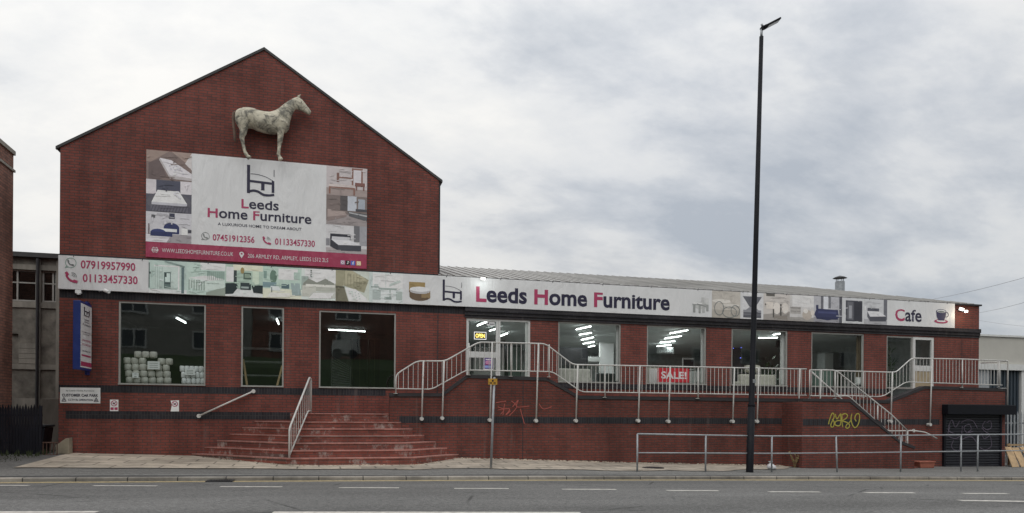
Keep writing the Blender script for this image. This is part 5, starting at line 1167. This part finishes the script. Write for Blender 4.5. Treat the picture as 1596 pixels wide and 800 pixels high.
MB().tube([(c.x, .9, 2.16), (c.x, .9, c.z)], .015, 8).build('stem', M['steel'], t); MB().lathe([(.13, -.12), (.09, .12)], c, 14).build('lamp_shade', M['fabric_dark'], t); MB().lathe([(.14, 0), (.14, .02)], (c.x, .9, 2.14), 14).build('base', M['steel'], t)
sofa('black chair seen left in the brown curtain window', P(1266, 570, 1.2).x, P(1293, 570, 1.2).x, 1.2, .8, 2.14, .6, 1.05, 'fabric_dark', 'armchair')
slab('display_cabinet', 'pale grey cabinet in the brown curtain window, left one of two', 'cabinet', 1286, 1299, 550, 576, 4.5, .5, 'inner_pale', 'carcass', door='white_frame', z0=2.14)
slab('display_cabinet', 'dark grey cabinet in the brown curtain window, right one of two', 'cabinet', 1300, 1315, 549, 576, 4.5, .5, 'fabric_dark', 'carcass', door='steel', z0=2.14)
M['sage'] = simple('sage_panel', (.11, .16, .14), .6, var=.1)
slab('counter', 'sage green counter low behind the railing in the brown curtain window', 'counter', 1268, 1298, 578, 602, .5, .5, 'sage', 'carcass', door='sage', z0=2.14)
M['browncloth'] = simple('brown_curtain', (.14, .10, .055), .9, var=.25, scale=8, streak=True)
a = P(1335, 524, .22); b = P(1346, 600, .22); mb = MB(); pr = []
for i in range(13): pr.append((a.x + (b.x - a.x) * i / 12, .22 + .025 * math.sin(i * 2.1)))
mb.prism(pr + [(x, y + .012) for x, y in pr[::-1]], 'z', b.z, a.z); t = thing('curtain', 'brown hanging curtain at the right of its window', 'curtain', (a.x, .22, b.z)); mb.build('drape', M['browncloth'], t)
MB().tube([(a.x - .1, .23, a.z + .01), (b.x + .05, .23, a.z + .01)], .012, 8).build('rod', M['steel'], t)
slab('radiator', 'small white box at the foot of the brown curtain', 'box', 1335, 1342, 588, 600, .12, .06, 'white_frame', 'casing', door='paper')
slab('display_stand', 'dark display stand of stock inside the entrance side light', 'stand', 791, 812, 538, 590, 1.2, .5, 'fabric_dark', 'carcass', door='sage', z0=2.14)
slab('display_stand', 'taller dark blue display stand behind the entrance, nearer the door leaf', 'stand', 774, 788, 530, 590, 2.6, .5, 'darkwood', 'carcass', door='fabric_dark', z0=2.14)
slab('counter', 'white reception counter inside the entrance', 'counter', 737, 790, 541, 556, 1.6, .6, 'inner_pale', 'carcass', door='white_frame', z0=2.3)
# signs hung in the entrance and windows
a = P(738.5, 517, .045); b = P(758, 530, .045)
t = thing('open_sign', 'lit yellow OPEN sign hanging in the entrance door', 'sign', (a.x, .045, b.z)); MB().box(a.x, b.x, .030, .046, b.z, a.z).build('case', M['steel'], t)
M['open_on'] = emit('open_letters', (1, .72, .05), 2.2); M['open_frame'] = emit('open_border', (.9, .9, .85), .55)
mb = MB(); frame(mb, a.x + .005, b.x - .005, b.z + .005, a.z - .005, .026, .0295, .018); mb.build('border', M['open_frame'], t)
h = a.z - b.z; wd = b.x - a.x; letters('OPEN', wallplace(.0285), a.x + wd * .14, a.x + wd * .86, b.z + h * .25, b.z + h * .75, [M['open_on']], 'lettering', t, None, 0)
a = P(753.5, 557.5, .045); b = P(768.5, 578, .045); t = thing('door_poster', 'purple and pink poster low on the entrance door', 'poster', (a.x, .045, b.z)); MB().box(a.x, b.x, .043, .047, b.z, a.z).build('sheet', M['paper'], t)
pic(t, a.x + .01, b.z + .05, b.x - .01, a.z - .01, .042, [('5c4a86', R(0, 0, 1, 1)), ('b07a9c', Elp(.5, .6, .35, .18)), ('7f8fc0', R(.08, .1, .92, .3)), ('d0c4d8', R(.2, .82, .8, .9)), ('8a3a5a', R(.15, .38, .5, .46))])
a = P(759, 501, .045); b = P(771, 508, .045); t = thing('door_notice', 'small white notice at the top of the entrance door', 'notice', (a.x, .045, b.z)); MB().box(a.x, b.x, .043, .047, b.z, a.z).build('card', M['paper'], t)
mb = MB(); mb.box(a.x + .02, a.x + .06, .040, .0425, (a.z + b.z) / 2 - .02, (a.z + b.z) / 2 + .03).box(a.x + .08, b.x - .02, .040, .0425, (a.z + b.z) / 2 - .03, (a.z + b.z) / 2 - .005); mb.build('writing', M['navy'], t)
a = P(1025, 573.5, .045); b = P(1074, 596.5, .045); t = thing('sale_poster', 'red poster with white SALE! lettering inside the shop window', 'poster', (a.x, .045, b.z))
M['salered'] = simple('sale_red', (.50, .022, .035), .5, var=.06, bs=0); MB().box(a.x, b.x, .040, .046, b.z, a.z).build('sheet', M['salered'], t)
h = a.z - b.z; wd = b.x - a.x; letters('SALE!', wallplace(.0375), a.x + wd * .11, a.x + wd * .91, b.z + h * .27, b.z + h * .76, [M['whiteink']], 'lettering', t, None, .025)

# ------------------------------------------------------------------ neighbours on the left
bb = thing('brick_building', 'dark weathered brick side wall of the neighbouring building at the left edge', 'building', (-7.9, .4, .4))
xw = -7.9; ye = P(20, 400, X=xw).y; zt = P(20, 240, X=xw).z
mb = MB(); mb.box(xw - 8, xw, -6, ye, -.6, zt - .02); mb.build('wall', M['old_brick'], bb)
MB().box(xw - 8, xw + .04, -6, ye + .04, zt - .02, zt + .09).build('parapet_coping', M['concrete'], bb)
zb = P(20, 266, X=xw).z; MB().box(xw - .01, xw + .035, -6, ye + .05, zb - .03, zb + .03).build('string_course', M['concrete'], bb)
cb = thing('concrete_building', 'old grey concrete industrial building with boarded dark windows behind the fence', 'building', (-8.5, 6, .4))
xr = -6.75; xl = -16.6
mb = MB(); holes = []
def cz(y): return P(50, y, 6.0).z
def cxp(x): return P(x, 450, 6.0).x
wz0, wz1 = cz(470), cz(421)
holes = [(cxp(14) - .6, cxp(57), wz0, wz1), (cxp(65), cxp(88), wz0, wz1), (cxp(14) - .5, cxp(29), cz(536), cz(521))]
us = sorted(set([xl, xr] + [h_ for o in holes for h_ in o[:2]])); vs = sorted(set([-.6, cz(397)] + [h_ for o in holes for h_ in o[2:]]))
RV = .22; grid_wall(mb, us, vs, holes, 6.0); mb.build('wall', M['render_panel'], cb)
mb = MB(); mb.box(xl, xr, 6.3, 14, -.6, cz(400)); mb.build('rear_block', M['fabric_dark'], cb)
MB().box(xl, xr, 5.82, 6.5, cz(402), cz(395)).build('coping', M['verge'], cb)
mb = MB()
for za, zb_ in ((cz(421), cz(413)), (cz(480), cz(471)), (cz(576), cz(568)), (cz(640), cz(621))): mb.box(xl, xr, 5.955, 5.999, zb_ if zb_ < za else za, max(za, zb_))
for xa, xb in ((57, 64.5), (88.5, 96)): mb.box(cxp(xa), cxp(xb), 5.94, 5.998, .3, cz(404))
mb.build('concrete_frame', M['concrete'], cb)
for i, (a, b, c_, d_) in enumerate(holes[:2]):
    mb = MB(); frame(mb, a, b, c_, d_, 6.06, 6.12, .05, [(a + b) / 2 + .12] if i == 0 else [b - .12]); mb.box(a + .05, b - .05, 6.065, 6.115, (c_ + d_) / 2 + .08, (c_ + d_) / 2 + .12); wo = mb.build('window', M['alu'], cb)
    MB().box(a + .05, b - .05, 6.125, 6.13, c_ + .05, d_ - .05).build('pane', M['glass_old'], wo)
a, b, c_, d_ = holes[2]; MB().box(a, b, 6.08, 6.12, c_, d_).build('boarded_vent', M['render_panel'], cb)
MB().tube([(cxp(61), 5.86, .4), (cxp(61), 5.86, cz(404))], .05, 8).build('downpipe', M['steel'], cb)
mb = MB()
for k in range(4): mb.box(cxp(30) + .0, cxp(56.5), 5.985 - .002 * k, 6.0, cz(567) + .17 * k * 1.0, cz(567) + .17 * k + .16)
mb.build('block_infill', M['concrete'], cb)
lw = MB().box(P(66, 650, 2.6).x, X0 - .01, 2.6, 2.8, -.3, P(80, 622, 2.6).z).build('low_concrete_wall', M['concrete'], None, loc=(-7, 2.6, 0)); set_props(lw, 'low grey concrete wall between the dark fence and the shop corner', 'wall')
# dark palisade fence
fe = thing('palisade_fence', 'dark blue black steel palisade fence at the left edge', 'fence', (-7.4, -.4, .4))
FY = -.4; fa, fb = -7.88, P(65, 650, FY).x; zt = P(30, 631, FY).z; n = 15
M['darkfence'] = simple('dark_blue_fence_paint', (.008, .010, .018), .5, var=.3)
for z in (.75, 1.45): MB().box(fa, fb, FY + .03, FY + .07, z, z + .05).build('rail', M['darkfence'], fe)
for i in range(n):
    x = fa + .04 + (fb - fa - .08) * i / (n - 1); z0 = .32; h = zt + .03 * math.sin(i * 2.3)
    MB().prism([(x - .028, z0), (x + .028, z0), (x + .028, h - .10), (x, h), (x - .028, h - .10)], 'y', FY - .01, FY + .005).build('pale', M['darkfence'], fe)
MB().box(fb - .06, fb, FY - .02, FY + .05, .2, zt - .02).build('post', M['darkfence'], fe)
fe2 = thing('shade_filler_bin', 'large dark wheeled bin standing behind the palisade fence', 'bin', (-7.3, .5, .4))  # added dark bin, stands in for the deep shade behind the fence
MB().prism([(-7.75, .5), (-7.1, .5), (-7.02, 1.15), (-7.82, 1.15)], 'y', .2, .9).build('body', M['darkfence'], fe2, bevel=.02); MB().box(-7.84, -7.0, .16, .94, 1.16, 1.22).build('lid', M['fabric_dark'], fe2, bevel=.02)
for x in (-7.65, -7.25): MB().tube([(x, .22, .47), (x, .3, .47)], .08, 12).build('wheel', M['steel'], fe2)
# stone, little cage, weeds
c = P(101, 718, -.25); gzv = pav(c.x, -.25)
set_props(MB().prism([(c.x - .17, gzv), (c.x + .15, gzv), (c.x + .14, gzv + .42), (c.x + .05, gzv + .40), (c.x - .17, gzv + .22)], 'y', -.42, -.12).build('stone_block', simple('pale_stone', (.30, .265, .20), .9, var=.25, bs=.4), None, bevel=.02, loc=(c.x, -.25, gzv)), 'pale wedge shaped stone against the left corner of the shop wall', 'stone')
c = P(78, 726, -.6); gzv = pav(c.x, -.6) - .03
t = thing('bollard', 'low brown slatted guard by the left corner of the shop', 'guard', (c.x, -.6, gzv)); M['rust'] = simple('rusty_brown_steel', (.10, .055, .04), .8, var=.4)
mb = MB()
for i in range(5): mb.tube([(c.x - .16 + i * .08, -.6, gzv), (c.x - .16 + i * .08, -.6, gzv + .34)], .012, 6)
mb.build('bars', M['rust'], t); MB().tube([(c.x - .17, -.6, gzv + .34), (c.x + .17, -.6, gzv + .34)], .018, 8).build('top_bar', M['rust'], t); MB().tube([(c.x - .17, -.6, gzv + .03), (c.x + .17, -.6, gzv + .03)], .015, 8).build('bottom_bar', M['rust'], t)
M['weed'] = simple('weed_green', (.045, .060, .022), .8, var=.4); M['straw'] = simple('dry_straw', (.20, .15, .07), .9, var=.3)
mb = MB(); rnd = random.Random(3)
for i in range(900):
    x = rnd.uniform(-8.6, -6.75); y = rnd.uniform(-2.4, .3) ; g = pav(x, min(y, 0)) - .06; h = rnd.uniform(.04, .22) * (1 if y > -1 else .5); a = rnd.random() * 6.28
    d = Vector((math.cos(a), math.sin(a), 0)) * .03; l = Vector((rnd.uniform(-.06, .06), rnd.uniform(-.06, .06), h)); mb.add([Vector((x, y, g)) - d, Vector((x, y, g)) + d, Vector((x, y, g)) + l], [(0, 1, 2)])
o = mb.build('weeds', M['weed'], None); set_props(o, 'scrubby weeds growing along the foot of the dark fence', 'weeds', None, 'stuff')
c = ong(1238, 729); t = thing('dead_weed', 'dry dead weed stalks at the foot of the ramp wall by the guardrail', 'weed', c); mb = MB(); lf2 = MB()
for i in range(9):
    a = rnd.uniform(-.8, .8); h = rnd.uniform(.2, .5); tip = Vector((c.x + math.sin(a) * h * .7, c.y + rnd.uniform(-.1, .1), c.z + h)); mb.tube([c + Vector((rnd.uniform(-.06, .06), 0, 0)), (c + tip) / 2 + Vector((.02, 0, .04)), tip], .005, 5)
    for k in range(3): q = c.lerp(tip, .5 + .2 * k); lf2.add([q, q + Vector((rnd.uniform(-.08, .08), 0, .05)), q + Vector((rnd.uniform(-.04, .04), .02, .09))], [(0, 1, 2)])
mb.build('stalks', M['straw'], t); lf2.build('leaves', M['straw'], t)
mb = MB()
for i in range(420):
    x = rnd.uniform(2.7, 14.2); y = RY - .02 - abs(rnd.gauss(0, .12)); g = pav(x, y) + .01; s = rnd.uniform(.01, .035); a = rnd.random() * 6.28
    mb.obox((x, y, g + s * .4), (s * math.cos(a), s * math.sin(a), 0), (-s * .7 * math.sin(a), s * .7 * math.cos(a), 0), (0, 0, s * .4))
for i in range(160):
    x = rnd.uniform(-3.3, 3.6); y = rnd.uniform(-2.9, -2.62) if -.8 < x < 2.4 else (-(x + 3.4) * .98 - .1 - abs(rnd.gauss(0, .08)) if x <= -.8 else -1.35 - (3.9 - x) * .95 - abs(rnd.gauss(0, .06))); g = pav(x, y) + .01; s = rnd.uniform(.008, .028); a = rnd.random() * 6.28
    mb.obox((x, y, g + s * .4), (s * math.cos(a), s * math.sin(a), 0), (-s * .7 * math.sin(a), s * .7 * math.cos(a), 0), (0, 0, s * .4))
o = mb.build('litter_and_grit', M['flags'], None); set_props(o, 'grit and small litter gathered along the foot of the ramp wall and steps', 'grit', None, 'stuff')
# white bag by the guardrail, planter block
c = ong(1207, 733); mb = MB()
mb.lathe([(.03, 0), (.11, .015), (.135, .07), (.10, .14), (.045, .19), (.035, .21), (.06, .25)], c + Vector((0, .1, 0)), 12); o = mb.build('plastic_bag', simple('white_plastic', (.62, .62, .64), .4, var=.1), None, True, loc=c)
for v in o.data.vertices: v.co += Vector((rnd.uniform(-.02, .02) + v.co.z * -.25, rnd.uniform(-.02, .02), rnd.uniform(-.012, .012)))
set_props(o, 'crumpled white plastic bag beside a guardrail post', 'bag')
c = P(1438, 731, -1.75); g = pav(c.x, -1.75); t = thing('planter', 'terracotta coloured trough standing by the wall left of the shutter', 'planter', (c.x, -1.75, g)); M['terracotta'] = simple('terracotta', (.30, .10, .065), .8, var=.2)
MB().prism([(c.x - .26, g), (c.x + .26, g), (c.x + .30, g + .17), (c.x - .30, g + .17)], 'y', -1.95, -1.6).build('trough', M['terracotta'], t, bevel=.012); MB().box(c.x - .32, c.x + .32, -1.97, -1.58, g + .171, g + .215).build('rim', M['terracotta'], t, bevel=.01)

# ------------------------------------------------------------------ neighbours on the right
wh = thing('warehouse', 'cream clad warehouse with dark blue ribbed doors beyond the right end', 'warehouse', (45, 16, -.3))
zr, zl_ = P(1526, 524, 16).z, P(1526, 567, 16).z
xa = 30; xb = 62
rib = simple('cream_cladding', (.46, .45, .41), .6, var=.1, scale=.6, bs=0)
MB().box(xa, xb, 16, 30, zl_ + .001, zr).build('upper_cladding', rib, wh)
MB().box(xa, xb, 15.9, 30.2, zr + .001, zr + .12).build('roof_edge', M['white_frame'], wh)
MB().box(xa, xb, 15.75, 16.3, zl_ - .38, zl_).build('lintel', M['white_frame'], wh)
M['bluegrey'] = simple('blue_grey_cladding', (.028, .042, .056), .55, var=.2, streak=True)
mb = MB(); xd0, xd1 = P(1541, 600, 16).x, P(1589, 600, 16).x; mb.box(xd0, xd1, 16.05, 16.3, -.9, zl_ - .381)
for i in range(9):
    x = xd0 + (xd1 - xd0) * (i + .5) / 9; mb.box(x - .06, x + .06, 15.98, 16.049, -.9, zl_ - .39)
mb.build('ribbed_door', M['bluegrey'], wh)
MB().box(xd1, xb, 15.85, 16.3, -.9, zl_ - .382).build('pier', M['white_frame'], wh); MB().box(xa, xd0, 15.95, 16.3, -.9, zl_ - .382).build('side_wall', M['galv'], wh)
# pale palisade fence with a gate on the right
pf = thing('palisade_fence', 'pale grey galvanised palisade fence right of the shutter', 'fence', (24.5, -.3, -.1))
y = -.3; zt = P(1580, 641, y).z; x = 23.55
for z in (1.35, .15): MB().box(23.5, 29, y + .02, y + .06, z, z + .06).build('rail', M['galv'], pf)
i = 0
while x < 29:
    MB().prism([(x - .035, -.25), (x + .035, -.25), (x + .035, zt - .12), (x, zt), (x - .035, zt - .12)], 'y', y - .012, y + .002).build('pale', M['galv'], pf); x += .155; i += 1
MB().box(23.42, 23.5, y - .02, y + .08, -.25, zt - .15).build('post', M['galv'], pf)
bl = [('raw timber board leaning outward, leftmost of the leaning timber', 1566, 1578, 697, 727), ('wider timber sheet leaning in the middle of the leaning timber', 1577, 1592, 698, 728), ('timber sheet at the right edge of the photo, on the leaning timber', 1589, 1612, 697, 729)]
for lab, pxa, pxb, ya, yb in bl:
    p = P(pxa, ya, -1.0); q = P(pxb, yb, -1.65); q.z = pav(q.x, -1.65); wv_ = Vector((.17, .02, .0)); d = (q - p) / 2; nrm = d.cross(wv_).normalized() * .012
    set_props(MB().obox((p + q) / 2 + Vector((.14, 0, 0)), d, wv_, nrm).build('timber_board', M['plywood'], None, loc=q), lab, 'board')
sup = thing('timber_trestle', 'low timber rail carrying the leaning boards at the right edge', 'trestle', (25, -.9, -.1)); MB().box(23.6, 27, -.95, -.9, .58, .64).build('bar', M['plywood'], sup)
for x in (23.75, 25.2, 26.8): MB().box(x - .03, x + .03, -.90, -.84, -.2, .66).build('leg', M['plywood'], sup)
# overhead cables on the right
M['cable'] = simple('cable', (.30, .30, .31), .6, bs=0)
for i, (a, b, ya, yb, lab) in enumerate((((1400, 476), (1720, 396), 20, 4, 'topmost of three thin overhead cables crossing the sky at the right'), ((1500, 492), (1720, 430), 20, 4, 'middle overhead cable rising to the right edge'), ((1500, 495), (1720, 513), 26, 10, 'lowest overhead cable, sinking to the right edge'))):
    p = P(*a, ya); q = P(*b, yb); pts = [p.lerp(q, t / 12) - Vector((0, 0, .25 * math.sin(math.pi * t / 12))) for t in range(13)]
    set_props(MB().tube(pts, .010, 6).build('overhead_cable', M['cable'], None, loc=p), lab, 'cable')
# the far side of the road, seen only as a reflection in the shop glass: grass bank, houses on top, a white van
struct(sheet('grass_bank', [-60, -30, 0, 30, 60, 100], [-38, -33.5, -31, -26.5], lambda x, y: interp(y, [(-38, 5.6), (-33.5, 5.5), (-31, 4.6), (-26.5, K(x) - .05)]), simple('bank_grass', (.055, .085, .030), .95, var=.4, scale=3)))
M['houserender'] = simple('pale_house_render', (.34, .33, .30), .9, var=.2, scale=1.5)
M['housepane'] = simple('house_pane', (.05, .06, .07), .15, bs=0)
for i in range(7):
    hx = -36 + i * 15.5
    hr = thing('house', 'house on the bank across the road, mirrored in the shop windows', 'house', (hx + 6.5, -38, 5.6), 'houses mirrored in the shop windows')
    MB().box(hx, hx + 15.46, -46, -38, 5.3, 10.9).build('wall', M['houserender'] if i % 2 else M['old_brick'], hr)
    MB().prism([(-46.4, 10.9), (-37.6, 10.9), (-42, 13.6)], 'x', hx - .01, hx + 15.47).build('roof', M['slate'], hr)
    for k in range(3):
        for z in (6.3, 8.9):
            x = hx + 1.2 + k * 5.0; mb = MB(); frame(mb, x, x + 1.9, z, z + 1.4, -37.99, -37.92, .12, [x + .95]); wo = mb.build('window', M['white_frame'], hr); MB().box(x + .12, x + 1.78, -37.97, -37.955, z + .12, z + 1.28).build('pane', M['housepane'], wo)
va, vb, vz = P(517, 508, 34.5).x, P(557, 508, 34.5).x, 5.55
van = thing('parked_van', 'white van on the bank across the road, mirrored in the third shop window', 'van', ((va + vb) / 2, -34.5, vz))
vl = vb - va
MB().prism([(va, vz + .35), (vb, vz + .35), (vb, vz + 2.1), (va + vl * .32, vz + 2.2), (va + vl * .14, vz + 1.35), (va, vz + 1.1)], 'y', -35.4, -33.6).build('body', M['white_frame'], van, bevel=.08)
MB().prism([(va + vl * .17, vz + 1.35), (va + vl * .36, vz + 1.35), (va + vl * .36, vz + 2.0), (va + vl * .32, vz + 2.02)], 'y', -33.598, -33.58).build('side_window', M['housepane'], van)
for x in (va + vl * .2, va + vl * .8): MB().tube([(x, -33.75, vz + .36), (x, -33.55, vz + .36)], .36, 16).build('wheel', M['steel'], van)
print('objects', len(bpy.data.objects))
